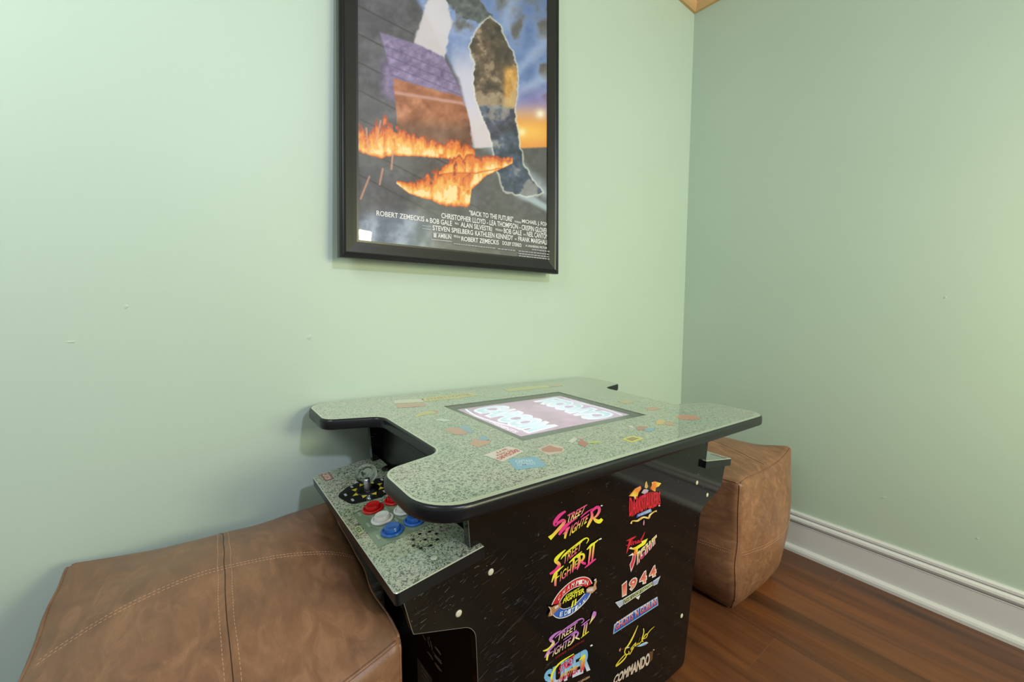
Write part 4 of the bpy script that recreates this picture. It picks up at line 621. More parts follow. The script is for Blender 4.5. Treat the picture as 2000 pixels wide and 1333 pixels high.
[(0.1075,0.1633),(0.1104,0.1655),(0.1144,0.1684),(0.1182,0.1704),(0.1219,0.1705),(0.1257,0.1691),(0.1286,0.1662),(0.1283,0.1639),(0.1267,0.1615),(0.1242,0.1599),(0.1203,0.16),(0.1159,0.1609),(0.1128,0.1616)],
[(235,215,90),(234,213,86),(233,212,83),(232,211,80),(231,210,76),(230,208,73),(230,207,70),(229,206,66),(228,205,63),(227,203,60),(226,202,56),(225,201,53),(225,200,50)]),('s',[(0.1271,0.1663),(0.1302,0.1674),(0.1347,0.1691),(0.1393,0.1705),(0.1444,0.1712),(0.1499,0.1717),(0.1537,0.1721)],
[(0.125,0.1682),(0.128,0.1694),(0.1325,0.1711),(0.1373,0.1724),(0.1428,0.173),(0.1486,0.1731),(0.1527,0.1732)],
[(235,215,90),(233,212,83),(231,210,76),(230,207,70),(228,205,63),(226,202,56),(225,200,50)])]),('game_logo','cream block lettered logo at the bottom of the right column',[('p',[(0.1404,0.0925),(0.1409,0.1187),(0.155,0.1146),(0.154,0.0946)],
[(95,65,45),(95,65,45),(95,65,45),(95,65,45)]),('t','COMMANDO',[(0.0103,0.111),(0.1426,0.0881),(0.1425,0.1179),(0.0174,0.1279)],(215,190,175),(210,190,177),(205,190,180),0.04),('s',[(0.155,0.1146),(0.1567,0.1143),(0.159,0.1138),(0.1607,0.1135)],
[(0.1529,0.1178),(0.1546,0.1175),(0.1569,0.117),(0.1586,0.1167)],
[(170,170,170),(170,170,170),(170,170,170),(170,170,170)])])],'LABEL':('warning_label','dark grey printed label',[('s',[(0.055,0.1788),(0.0536,0.1778),(0.0515,0.1765),(0.0489,0.1756),(0.0453,0.1757),(0.0414,0.1763),(0.0386,0.1767)],
[(0.0512,0.1818),(0.0497,0.181),(0.0475,0.1798),(0.0452,0.179),(0.0422,0.1788),(0.0389,0.1789),(0.0365,0.179)],
[(190,184,178),(190,184,178),(190,184,178),(190,184,178),(190,184,178),(190,184,178),(190,184,178)]),('s',[(0.0287,0.1913),(0.0269,0.1912),(0.0246,0.1911),(0.0236,0.1907),(0.0242,0.1896),(0.0259,0.1877),(0.0269,0.1867),(0.028,0.1865),(0.0297,0.1866),(0.0305,0.1871),(0.0298,0.1884),(0.0281,0.1905),(0.0268,0.1921)],
[(0.0265,0.1935),(0.0246,0.1935),(0.022,0.1935),(0.0205,0.1928),(0.0217,0.1904),(0.0242,0.1876),(0.0273,0.1851),(0.03,0.1843),(0.032,0.1846),(0.033,0.1855),(0.0319,0.1877),(0.0298,0.1901),(0.0284,0.1918)],
[(190,184,178),(190,184,178),(190,184,178),(190,184,178),(190,184,178),(190,184,178),(190,184,178),(190,184,178),(190,184,178),(190,184,178),(190,184,178),(190,184,178),(190,184,178)]),('s',[(0.0304,0.1819),(0.0295,0.1807),(0.0282,0.179),(0.0266,0.1775),(0.0245,0.1763),(0.0221,0.1754),(0.0205,0.1748)],
[(0.027,0.1845),(0.0259,0.1835),(0.0243,0.182),(0.0227,0.1807),(0.0208,0.1795),(0.0187,0.1783),(0.0173,0.1775)],
[(190,184,178),(190,184,178),(190,184,178),(190,184,178),(190,184,178),(190,184,178),(190,184,178)]),('s',[(0.0199,0.1887),(0.0184,0.187),(0.0164,0.1846),(0.0145,0.1822),(0.0127,0.1797),(0.0111,0.1771),(0.0099,0.1753)],
[(0.0166,0.1913),(0.0148,0.1898),(0.0123,0.1878),(0.0101,0.1855),(0.0085,0.1828),(0.0072,0.18),(0.0063,0.178)],
[(190,184,178),(190,184,178),(190,184,178),(190,184,178),(190,184,178),(190,184,178),(190,184,178)]),('s',[(0.0302,0.1577),(0.0265,0.158),(0.0212,0.1584),(0.0163,0.1586),(0.012,0.1583),(0.0079,0.1578),(0.005,0.1574)],
[(0.0268,0.1614),(0.0227,0.1621),(0.017,0.163),(0.0116,0.1634),(0.0073,0.1628),(0.0037,0.1618),(0.0012,0.161)],
[(190,184,178),(190,184,178),(190,184,178),(190,184,178),(190,184,178),(190,184,178),(190,184,178)]),('s',[(-0.0018,0.1901),(-0.0044,0.1898),(-0.0081,0.1894),(-0.0123,0.1892),(-0.0175,0.1894),(-0.0232,0.1897),(-0.0272,0.19)],
[(-0.0043,0.1928),(-0.0079,0.1936),(-0.013,0.1945),(-0.0179,0.1951),(-0.0227,0.1946),(-0.0272,0.1938),(-0.0303,0.1931)],
[(190,184,178),(190,184,178),(190,184,178),(190,184,178),(190,184,178),(190,184,178),(190,184,178)]),('s',[(-0.0009,0.1719),(-0.004,0.1719),(-0.0086,0.1719),(-0.0138,0.1722),(-0.0202,0.1729),(-0.0271,0.1737),(-0.032,0.1744)],
[(-0.0046,0.176),(-0.0084,0.1766),(-0.0137,0.1774),(-0.0192,0.1781),(-0.0254,0.1786),(-0.0317,0.1789),(-0.0362,0.1791)],
[(190,184,178),(190,184,178),(190,184,178),(190,184,178),(190,184,178),(190,184,178),(190,184,178)]),('s',[(-0.0039,0.1585),(-0.0075,0.1579),(-0.0126,0.1572),(-0.018,0.1571),(-0.0239,0.158),(-0.0297,0.1595),(-0.0338,0.1606)],
[(-0.0074,0.1621),(-0.012,0.1626),(-0.0184,0.1633),(-0.0242,0.1639),(-0.0291,0.1641),(-0.0336,0.1641),(-0.0367,0.1641)],
[(190,184,178),(190,184,178),(190,184,178),(190,184,178),(190,184,178),(190,184,178),(190,184,178)]),('s',[(0.0054,0.1756),(0.0011,0.1756),(-0.0052,0.1758),(-0.0118,0.1764),(-0.0192,0.1777),(-0.0268,0.1794),(-0.0321,0.1806)],
[(0.0036,0.1775),(-0.0009,0.1777),(-0.0073,0.1781),(-0.014,0.1788),(-0.0211,0.18),(-0.0285,0.1814),(-0.0336,0.1824)],
[(190,184,178),(190,184,178),(190,184,178),(190,184,178),(190,184,178),(190,184,178),(190,184,178)]),('p',[(0.0761,0.1153),(0.005,0.1188),(0.0036,0.1121),(0.0677,0.0653)],
[(140,140,140),(140,140,140),(140,140,140),(140,140,140)]),('s',[(0.0561,0.1112),(0.0457,0.111),(0.0317,0.1108),(0.0218,0.1106)],
[(0.0539,0.1134),(0.0436,0.1132),(0.0297,0.1129),(0.0198,0.1127)],
[(225,225,225),(225,225,225),(225,225,225),(225,225,225)]),('s',[(0.0533,0.1019),(0.043,0.1022),(0.0291,0.1028),(0.0193,0.1031)],
[(0.0512,0.104),(0.0409,0.1044),(0.0271,0.1049),(0.0173,0.1052)],
[(225,225,225),(225,225,225),(225,225,225),(225,225,225)]),('s',[(0.0505,0.0925),(0.0403,0.0935),(0.0266,0.0948),(0.0168,0.0957)],
[(0.0485,0.0947),(0.0383,0.0956),(0.0246,0.0969),(0.0149,0.0977)],
[(225,225,225),(225,225,225),(225,225,225),(225,225,225)])]),'TOPS':[('printed_logo','white box logo with red lettering',[('p',[(-0.3094,-0.183),(-0.2473,-0.1675),(-0.24,-0.2035),(-0.3004,-0.224)],
[(235,215,205),(235,215,205),(235,215,205),(235,215,205)]),('t','THE',[(-0.2875,-0.1823),(-0.2581,-0.1745),(-0.2576,-0.1814),(-0.2883,-0.1892)],(190,70,65),(190,70,65),(190,70,65),0.03),('t','KING OF',[(-0.2922,-0.1929),(-0.2537,-0.1838),(-0.2532,-0.1907),(-0.293,-0.2004)],(190,70,65),(190,70,65),(190,70,65),0.03),('t','DRAGONS',[(-0.3009,-0.2054),(-0.2452,-0.1864),(-0.245,-0.1996),(-0.2977,-0.2155)],(200,60,60),(200,60,60),(200,60,60),0.04)]),('printed_logo','light blue box logo with white lettering',[('p',[(-0.2899,-0.2238),(-0.2798,-0.2209),(-0.2628,-0.2292),(-0.2429,-0.2321),(-0.24,-0.2388),(-0.2535,-0.2766),(-0.3031,-0.2628)],
[(110,170,205),(110,170,205),(110,170,205),(110,170,205),(110,170,205),(110,170,205),(110,170,205)]),('t','CAPTAIN',[(-0.2856,-0.24),(-0.2589,-0.2501),(-0.2538,-0.2396),(-0.2804,-0.2298)],(200,220,235),(200,220,235),(200,220,235),0.02),('t','COMMANDO',[(-0.2911,-0.2517),(-0.2627,-0.2611),(-0.2577,-0.2509),(-0.2861,-0.2419)],(200,220,235),(200,220,235),(200,220,235),0.02)]),('printed_logo','red logo with white border',[('p',[(-0.2102,-0.2039),(-0.1741,-0.1996),(-0.1662,-0.22),(-0.1757,-0.2386),(-0.1888,-0.2435),(-0.2163,-0.2415),(-0.2167,-0.2184)],
[(215,190,175),(215,190,175),(215,190,175),(215,190,175),(215,190,175),(215,190,175),(215,190,175)]),('p',[(-0.2065,-0.2089),(-0.1797,-0.2033),(-0.1797,-0.2172),(-0.1725,-0.2298),(-0.1841,-0.2386),(-0.2068,-0.231),(-0.2135,-0.2204)],
[(190,110,90),(190,110,90),(190,110,90),(190,110,90),(190,110,90),(190,110,90),(190,110,90)])]),('printed_logo','red and white slanted logo',[('p',[(-0.137,-0.2048),(-0.1042,-0.1913),(-0.1109,-0.2055),(-0.1349,-0.2158)],
[(225,215,205),(225,215,205),(225,215,205),(225,215,205)]),('p',[(-0.1205,-0.2147),(-0.1037,-0.2098),(-0.1123,-0.2344),(-0.1332,-0.245),(-0.131,-0.2277)],
[(185,85,75),(185,85,75),(185,85,75),(185,85,75),(185,85,75)]),('p',[(-0.1104,-0.1955),(-0.079,-0.2037),(-0.1037,-0.2098)],
[(200,170,165),(200,170,165),(200,170,165)])]),('printed_logo','small yellow green mark',[('s',[(-0.1105,-0.233),(-0.1066,-0.2347),(-0.101,-0.2371),(-0.0961,-0.2394),(-0.0922,-0.2414),(-0.0888,-0.2433),(-0.0864,-0.2447)],
[(-0.1044,-0.227),(-0.0993,-0.2276),(-0.0921,-0.2286),(-0.0862,-0.2305),(-0.0834,-0.2339),(-0.0822,-0.238),(-0.0816,-0.2408)],
[(190,200,90),(190,200,90),(190,200,90),(190,200,90),(190,200,90),(190,200,90),(190,200,90)]),('s',[(-0.1215,-0.2507),(-0.1159,-0.2486),(-0.108,-0.2458),(-0.1022,-0.2437)],
[(-0.1185,-0.2464),(-0.1128,-0.2443),(-0.1048,-0.2414),(-0.0989,-0.2393)],
[(150,175,80),(150,175,80),(150,175,80),(150,175,80)])]),('printed_logo','yellow box logo with dark lettering',[('p',[(-0.0338,-0.2493),(0.0067,-0.2469),(0.0062,-0.2719),(-0.0368,-0.2744)],
[(225,210,70),(225,210,70),(225,210,70),(225,210,70)]),('p',[(-0.027,-0.2535),(-0.0027,-0.2522),(-0.0004,-0.2658),(-0.0271,-0.2688)],
[(150,120,50),(150,120,50),(150,120,50),(150,120,50)])]),('printed_logo','red and blue figure shaped logo',[('p',[(0.0507,-0.1989),(0.0664,-0.1985),(0.0487,-0.2164)],
[(225,215,205),(225,215,205),(225,215,205)]),('p',[(0.0568,-0.215),(0.0744,-0.2095),(0.0905,-0.2221),(0.0581,-0.2341),(0.0448,-0.2293)],
[(180,110,100),(180,110,100),(180,110,100),(180,110,100),(180,110,100)]),('p',[(0.0581,-0.2341),(0.0916,-0.2322),(0.0833,-0.2459),(0.0553,-0.2502)],
[(110,165,195),(110,165,195),(110,165,195),(110,165,195)])]),('printed_logo','orange and yellow swept logo',[('p',[(0.1436,-0.2061),(0.1701,-0.1999),(0.1692,-0.2138),(0.1381,-0.2302),(0.1222,-0.2243)],
[(225,180,90),(225,180,90),(225,180,90),(225,180,90),(225,180,90)]),('p',[(0.1547,-0.2194),(0.1729,-0.2299),(0.1506,-0.2474),(0.1386,-0.2371)],
[(210,140,100),(210,140,100),(210,140,100),(210,140,100)])]),('printed_logo','red oval logo near the right wing',[('p',[(0.2283,-0.2031),(0.2599,-0.2013),(0.2831,-0.2223),(0.2687,-0.2487),(0.2347,-0.244),(0.2125,-0.2278)],
[(210,120,95),(210,120,95),(210,120,95),(210,120,95),(210,120,95),(210,120,95)])]),('printed_logo','white and red logo in the back left corner',[('p',[(-0.2863,0.262),(-0.2504,0.261),(-0.2144,0.2458),(-0.2293,0.2144),(-0.2955,0.2327)],
[(225,215,190),(225,215,190),(225,215,190),(225,215,190),(225,215,190)]),('p',[(-0.2955,0.2271),(-0.2284,0.2058),(-0.2424,0.1714),(-0.3075,0.1859)],
[(200,140,120),(200,140,120),(200,140,120),(200,140,120)])]),('printed_logo','long yellow logo near the back edge',[('p',[(-0.2174,0.256),(-0.0997,0.2611),(-0.0578,0.2611),(-0.0618,0.2211),(-0.1313,0.2111),(-0.2222,0.2187)],
[(210,190,110),(210,190,110),(210,190,110),(210,190,110),(210,190,110),(210,190,110)]),('t','STREET FIGHTER',[(-0.2107,0.2269),(-0.0776,0.2292),(-0.0738,0.2549),(-0.205,0.2495)],(170,140,60),(170,140,60),(170,140,60),0.01)]),('printed_logo','long yellow logo left of the back corner',[('p',[(0.0485,0.2608),(0.146,0.2622),(0.2166,0.2542),(0.2033,0.2174),(0.0452,0.224)],
[(205,195,120),(205,195,120),(205,195,120),(205,195,120),(205,195,120)]),('p',[(0.2222,0.2427),(0.2829,0.2591),(0.2558,0.2177),(0.2092,0.2196)],
[(200,160,140),(200,160,140),(200,160,140),(200,160,140)])]),('printed_logo','small yellow and red logo on the left wing side',[('p',[(-0.3021,0.1015),(-0.2763,0.1242),(-0.2474,0.1227),(-0.2479,0.0989),(-0.2763,0.1007),(-0.3051,0.09)],
[(205,190,100),(205,190,100),(205,190,100),(205,190,100),(205,190,100),(205,190,100)]),('p',[(-0.251,0.1248),(-0.2363,0.1216),(-0.2479,0.0989)],
[(200,130,110),(200,130,110),(200,130,110)])]),('printed_logo','small white logo left of the screen',[('p',[(-0.2813,0.0507),(-0.2627,0.0572),(-0.2495,0.0283),(-0.269,0.0287)],
[(205,220,215),(205,220,215),(205,220,215),(205,220,215)])]),('printed_logo','orange logo with blue figures left of the screen',[('p',[(-0.2981,-0.026),(-0.2777,-0.0134),(-0.2575,-0.0294),(-0.27,-0.0699),(-0.2941,-0.0631)],
[(205,145,120),(205,145,120),(205,145,120),(205,145,120),(205,145,120)]),('p',[(-0.2662,-0.0201),(-0.2418,-0.0172),(-0.2556,-0.0708),(-0.2666,-0.0642)],
[(130,165,185),(130,165,185),(130,165,185),(130,165,185)])]),('printed_logo','orange and blue logo near the screen corner',[('p',[(-0.2984,-0.1203),(-0.2783,-0.1017),(-0.2583,-0.1277),(-0.2704,-0.1407),(-0.2971,-0.1437)],
[(205,150,120),(205,150,120),(205,150,120),(205,150,120),(205,150,120)]),('p',[(-0.2726,-0.1051),(-0.2501,-0.0931),(-0.2558,-0.1223),(-0.2711,-0.1165)],
[(120,165,195),(120,165,195),(120,165,195),(120,165,195)])]),('printed_logo','faint orange logo right of the screen',[('p',[(0.242,-0.0154),(0.2861,-0.0165),(0.2725,-0.053),(0.2299,-0.0512)],
[(195,170,130),(195,170,130),(195,170,130),(195,170,130)])]),('printed_logo','faint red logo right of the screen',[('p',[(0.2325,-0.1115),(0.2695,-0.1125),(0.27,-0.1383),(0.2251,-0.1382)],
[(200,130,110),(200,130,110),(200,130,110),(200,130,110)])])]}

# ------------------------------------------------------------------ the room
def struct(o):
    o['kind'] = 'structure'; return o

WX = lambda z: 0.018 - 0.031 * z          # the right wall leans very slightly
CEIL = 2.42
XL, YF = -4.6, -4.4
bm = bmesh.new(); add_box(bm, XL, .12, YF, .12, -.06, 0); struct(from_bm('floor', bm, M['floor']))
bm = bmesh.new(); add_box(bm, XL, .12, 0, .12, 0, CEIL+.1); struct(from_bm('wall_back', bm, M['wall']))
bm = bmesh.new()
add_prism(bm, [(WX(0), 0), (.14, 0), (.14, CEIL+.1), (WX(CEIL+.1), CEIL+.1)], lambda p, q, t: (p, t, q), YF, 0)
struct(from_bm('wall_right', bm, M['wall']))
bm = bmesh.new(); add_box(bm, XL, .12, YF, .12, CEIL, CEIL+.08); struct(from_bm('ceiling', bm, M['ceiling']))

ZT = 2.272
prof = [(0, ZT), (.012, ZT), (.022, ZT+.010), (.026, ZT+.022), (.026, CEIL), (0, CEIL)]
bm = bmesh.new()
A, B = add_prism(bm, prof, lambda p, q, t: (t, -p, q), XL, -.055)
for v in B: v.co.x = WX(v.co.z) + v.co.y          # mitred at the corner
struct(from_bm('trim_1', bm, M['pine']))
bm = bmesh.new()
A, B = add_prism(bm, prof, lambda p, q, t: (WX(q) - p, t, q), YF, 0)
for v in B: v.co.y = -(WX(v.co.z) - v.co.x)
struct(from_bm('trim_2', bm, M['pine']))

HB = .150
bprof = [(0, 0), (.034, 0), (.034, .010), (.031, .017), (.024, .0215), (.0165, .0225), (.0160, .1040), (.0175, .1060), (.0110, .1078), (.0115, .1100),
         (.0190, .1140), (.0215, .1210), (.0195, .1280), (.0130, .1320), (.0080, .1335), (.0082, .1352), (.0125, .1375), (.0120, .1450), (.0070, .1500), (0, HB)]
bm = bmesh.new(); add_prism(bm, bprof, lambda p, q, t: (WX(q) - p, t, q), YF, 0)
struct(from_bm('baseboard_right', bm, M['white_trim']))
bm = bmesh.new(); add_prism(bm, bprof, lambda p, q, t: (t, -p, q), XL, .0)
struct(from_bm('baseboard_back', bm, M['white_trim']))

# small nicks and lumps of paint on the walls
wb = bpy.data.objects['wall_back']; wr = bpy.data.objects['wall_right']
def chip(parent, fn, w, h, t, seed):
    r = random.Random(seed); bm = bmesh.new(); n = 12
    c = bm.verts.new(fn(0, 0, t)); ring = []
    for k in range(n):
        a = 2*math.pi*k/n; f = r.uniform(.6, 1.15); ring.append(bm.verts.new(fn(w*f*math.cos(a), h*f*math.sin(a), -.0002)))
    for k in range(n): bm.faces.new((c, ring[k], ring[(k+1) % n]))
    from_bm('paint_lump', bm, M['wall'], parent, smooth=True)
for i, (x, z, w, h) in enumerate(((-2.318, .80, .011, .0035), (-2.0, .795, .009, .0028), (-1.93, .86, .004, .006), (-1.617, .80, .008, .008), (-1.86, .36, .008, .004), (-1.92, .33, .006, .004))):
    chip(wb, lambda p, q, t, x=x, z=z: (x+p*.9+q*.3, -t, z+q), w, h, .0022, i)
for i, (y, z, w, h) in enumerate(((-.76, .30, .010, .004), (-.98, .26, .004, .004), (-.88, .98, .005, .004))):
    chip(wr, lambda p, q, t, y=y, z=z: (WX(z+q-p*.5)-t, y+p, z+q-p*.5), w, h, .0022, 20+i)

# ------------------------------------------------------------------ framed poster
PM = Matrix(((0.99960931, 0.00683253, -0.02710236), (-0.00592217, 0.99942019, 0.03352914), (0.02731573, -0.03335554, 0.99907020)))
pic = empty('framed_poster', (0, 0, 0))
pic.matrix_world = Matrix.Translation((-1.57076, -.058, .98877)) @ PM.to_4x4()
tag(pic, 'movie poster in a wide black frame hanging on the green wall above the table', 'poster')
FW, FH, FB = .6845, .990, .0445
# frame moulding profile: distance from the outer edge, depth behind the front
fprof = [(0, .022), (0, .004), (.0015, .0015), (.004, .0005), (.0065, .0022), (.0085, .0012), (.0105, .0005), (.0125, .003), (.015, .004), (.032, .0065), (.040, .0075), (FB, .0075), (FB, .014), (FB-.006, .022)]
bm = bmesh.new()
loops = []
for dd, y in fprof:
    loops.append([bm.verts.new(p) for p in ((dd, y, dd), (FW-dd, y, dd), (FW-dd, y, FH-dd), (dd, y, FH-dd))])
loops.append(loops[0])
for a, b in zip(loops[:-1], loops[1:]):
    for k in range(4):
        bm.faces.new((a[k], a[(k+1) % 4], b[(k+1) % 4], b[k]))
frame = from_bm('frame', bm, M['frame'], pic)

H_ = (1318.5495, -13.5433, 661.63303, 391.1786, -854.6591, 502.86038, 0.63984074, -0.014119407)
def h_px(a, b):
    w = H_[6]*a + H_[7]*b + 1
    return (H_[0]*a + H_[1]*b + H_[2]) / w, (H_[3]*a + H_[4]*b + H_[5]) / w
Hm = np.array([[H_[0], H_[1], H_[2]], [H_[3], H_[4], H_[5]], [H_[6], H_[7], 1]]); Hi = np.linalg.inv(Hm)
def h_ab(x, y):
    q = Hi @ np.array([x, y, 1.0]); return q[0]/q[2], q[1]/q[2]

# the picture is a plain made-up composition of colour fields: dark rocks, a pale beam, a blue sky, an orange horizon and flames
def vnoise(x, y, seed=0, octv=4):
    r = np.zeros_like(x); amp = 1.0; tot = 0
    for o in range(octv):
        rs = np.random.RandomState(seed + o); T = rs.rand(64, 64)
        xi = np.floor(x).astype(int); yi = np.floor(y).astype(int); fx = x - xi; fy = y - yi
        fx = fx*fx*(3-2*fx); fy = fy*fy*(3-2*fy)
        g = lambda i, j: T[i % 64, j % 64]
        r += amp * ((g(xi, yi)*(1-fx) + g(xi+1, yi)*fx)*(1-fy) + (g(xi, yi+1)*(1-fx) + g(xi+1, yi+1)*fx)*fy)
        tot += amp; amp *= .5; x = x*2.03+5.1; y = y*2.03+3.7
    return r / tot
def sst(a, b, x):
    t = np.clip((x-a)/(b-a), 0, 1); return t*t*(3-2*t)
def seg_d(X, Y, x0, y0, x1, y1):
    dx, dy = x1-x0, y1-y0; t = np.clip(((X-x0)*dx + (Y-y0)*dy)/(dx*dx+dy*dy), 0, 1)
    return np.hypot(X-x0-t*dx, Y-y0-t*dy), t
NX, NY = 300, 440
a0, a1, b0, b1 = .040, FW-.040, .040, FH-.040
ga, gb = np.meshgrid(np.linspace(a0, a1, NX), np.linspace(b0, b1, NY))
w_ = H_[6]*ga + H_[7]*gb + 1
PXX = (H_[0]*ga + H_[1]*gb + H_[2]) / w_; PYY = (H_[3]*ga + H_[4]*gb + H_[5]) / w_
def poster_colors(X, Y):
    def c(*v): return np.array(v, float)
    n1 = vnoise(X/28, Y/28, 1); n2 = vnoise(X/9, Y/9, 9); n3 = vnoise(X/60, Y/45, 20)
    img = np.zeros(X.shape + (3,))
    def lay(mask, col):
        nonlocal img
        m = np.clip(mask, 0, 1)[..., None]
        img = img*(1-m) + (np.array(col, float) if np.ndim(col) < 3 else col)*m
    # sky
    sky = c(125, 150, 205) + (n1[..., None]-.5)*c(90, 80, 70) + (n3[..., None]-.5)*c(80, 70, 60)
    img = sky.copy()
    lay(sst(.5, .72, n1*.55 + n3*.3 + (X-900)/900 - (Y)/900 + .10), c(92, 90, 95) + (n2[..., None]-.5)*40)
    for k, (x1, y1, wd) in enumerate(((1085, 60, 18), (1085, 140, 14), (1010, -20, 20), (1085, 205, 16))):
        d, t = seg_d(X, Y, 925, 230, x1, y1); lay(.45*sst(wd*(.4+t), 0, d), (185, 200, 235))
    lay(.8*sst(150, 215, Y)*sst(960, 1060, X + 0*Y), (150, 125, 185))
    # horizon
    lay(sst(195, 225, Y), (205, 165, 150)); lay(sst(215, 250, Y)*.9, (238, 150, 60))
    d = np.hypot((X-1030)/60, (Y-258)/22); lay(.8*np.exp(-d*d), (255, 205, 90))
    d = np.hypot(X-1056, Y-222); lay(np.exp(-(d/9)**2), (255, 245, 225)); d = np.hypot(X-1020, Y-258); lay(np.exp(-(d/8)**2), (255, 240, 190))
    # pale beam from the upper middle widening to the ground
    xc = 905 + (Y-120)*.22
    lay(.92*sst(1.0, .35, np.abs(X-xc)/(28+np.maximum(Y-60, 0)*.16))*sst(60, 150, Y)*sst(335, 300, Y), (214, 210, 232))
    # ground
    gy = 292 + (X-930)*-.02 - 6*n1
    ground = c(86, 84, 88) + (n2[..., None]-.5)*34 + (n1[..., None]-.5)*20
    lay(sst(gy-2, gy+3, Y), ground)
    lay(sst(gy-2, gy+3, Y)*sst(36, 0, np.abs(X-1015-(Y-330)*1.15)), c(150, 160, 176)+(n2[..., None]-.5)*40)
    lay(sst(22, 4, np.abs(X-1040-(Y-390)*1.8))*sst(370, 392, Y)*sst(438, 415, Y), (168, 184, 196))
    lay(sst(30, 6, np.abs(X-1000-(Y-345)*.75))*sst(322, 340, Y)*sst(400, 380, Y), (176, 186, 205))
    # dark slabs on the left with slanting joints
    edge = 838 + (Y-40)*.52 + 10*(n1-.5)
    edge = np.where(Y > 150, 895 + (Y-150)*.22, edge)
    slab = c(80, 78, 90) + (n1[..., None]-.5)*46 + (n2[..., None]-.5)*30
    sm = sst(edge+6, edge-6, X)*sst(470+40, 300, Y)
    lay(sm, slab)
    for k in range(7):
        dl = np.abs(Y - (10 + 55*k + (X-700)*.52)); lay(sm*.7*sst(2.6, .4, dl), (40, 38, 46))
    lay(sm*sst(70, 120, Y-(X-700)*.35)*sst(190, 150, Y-(X-700)*.35)*sst(735, 760, X), c(120, 104, 150)+(n2[..., None]-.5)*70)
    # angular shapes: pale sheets, a rusty slab with a violet face, a jagged standing stone
    def pmask(P, soft=1.6, rough=0.0):
        dmin = np.full(X.shape, 1e9); ins = np.zeros(X.shape, bool); n = len(P)
        for i in range(n):
            x0, y0 = P[i]; x1, y1 = P[(i+1) % n]
            d, t = seg_d(X, Y, x0, y0, x1, y1); dmin = np.minimum(dmin, d)
            if y0 != y1:
                cr = ((y0 > Y) != (y1 > Y)) & (X < (x1-x0)*(Y-y0)/(y1-y0)+x0); ins ^= cr
        sd = np.where(ins, -dmin, dmin) + rough*(n2-.5)
        return sst(soft, -soft, sd), sd
    m_, _ = pmask([(800, 110), (838, -10), (872, -10), (884, 40), (868, 120), (845, 170)], 3, 8); lay(m_*.9, (222, 214, 224))
    m_, _ = pmask([(870, -10), (930, -10), (992, 72), (984, 84), (950, 48), (905, 34), (880, 12)], 1.6, 9); lay(m_, c(84, 92, 96) + (n2[..., None]-.5)*90)
    m_, sd = pmask([(742, 62), (812, 84), (868, 112), (884, 140), (902, 186), (862, 178), (768, 152)], 2.5, 5); lay(m_*.95, c(128, 112, 158) + (n2[..., None]-.45)*90 + (n1[..., None]-.5)*40)
    for k in range(4): lay(m_*.5*sst(2.2, .3, np.abs(Y - (92+17*k + (X-760)*.42))), (84, 72, 116))
    m_, sd = pmask([(768, 152), (862, 178), (902, 188), (916, 226), (922, 282), (905, 300), (800, 288), (776, 240)], 2, 6)
    lay(m_, c(166, 98, 66) + (n1[..., None]-.5)*90 + (n2[..., None]-.5)*50); lay(m_*sst(222, 262, Y)*.85, c(96, 58, 46) + (n1[..., None]-.5)*110)
    lay(m_*sst(6, 0, np.abs(Y-180-(X-770)*.16))*.8, (206, 160, 160))
    stone = [(944, 42), (958, 34), (976, 50), (992, 84), (1008, 118), (1012, 158), (1006, 214), (1012, 262), (1022, 318), (1040, 352), (1062, 376), (1030, 384), (985, 372), (972, 330), (958, 262), (936, 214), (926, 170), (928, 124), (918, 92), (928, 62)]
    m_, sd = pmask(stone, 1.4, 7)
    lay(.75*sst(5, 1, np.abs(sd)), (226, 226, 220))
    up = (Y < 205)[..., None]
    st = np.where(up, c(78, 64, 54) + (n1[..., None]-.45)*c(170, 120, 80), c(64, 76, 104) + (n1[..., None]-.5)*c(80, 90, 120)) + (n2[..., None]-.5)*80
    lay(m_, st)
    lay(m_*sst(978, 992, X)*sst(120, 140, Y)*sst(214, 206, Y), c(206, 156, 78) + (n2[..., None]-.5)*80)
    lay(m_*sst(.56, .66, n1)*.5, (196, 180, 160))
    # flames
    fb = vnoise(X/9 + 3 + .6*vnoise(X/20, Y/20, 6), Y/20 + vnoise(X/16, Y/16, 5)*2.4, 40, 5)
    def fire(path, hs, power=1.0):
        v = np.zeros(X.shape)
        for (x0, y0, h0), (x1, y1, h1) in zip(path[:-1], path[1:]):
            t = (X-x0)/(x1-x0); inx = (t >= 0) & (t <= 1)
            base = y0+(y1-y0)*t; h = (h0+(h1-h0)*t)*hs; k = (base-Y)/np.maximum(h, 4)
            e = sst(-.22, .05, k)*np.clip(1.35-k, 0, 1.35)*(.35+fb*1.25)*power
            v = np.maximum(v, np.where(inx, e, 0))
        lay(sst(.44, .58, v)*.9, (186, 66, 32)); lay(sst(.56, .72, v), (232, 124, 44)); lay(sst(.78, 1.05, v), (246, 180, 84)); lay(sst(1.08, 1.40, v), (255, 226, 170))
    fire([(698, 290, 52), (720, 298, 42), (748, 300, 78), (762, 298, 62), (800, 300, 40), (850, 304, 34), (905, 312, 36), (928, 316, 22)], 1.15, .98)
    fire([(775, 358, 5), (800, 376, 22), (840, 386, 48), (872, 394, 80), (905, 396, 98), (918, 392, 70), (922, 365, 56), (950, 340, 34), (1002, 318, 12)], 1.1, 1.05)
    fire([(858, 340, 10), (880, 335, 36), (930, 335, 40), (985, 326, 18)], 1.0, .9)
    for x0, y0, x1, y1 in ((705, 388, 722, 345), (742, 360, 748, 330), (765, 330, 768, 296), (720, 300, 716, 250), (735, 280, 744, 236)):
        d, t = seg_d(X, Y, x0, y0, x1, y1); lay(.75*sst(3.2, .6, d), (226, 158, 128))
    # glass reflection painted into the print as pale bands, low on the left
    lo = sst(395, 440, Y)*sst(880, 800, X)
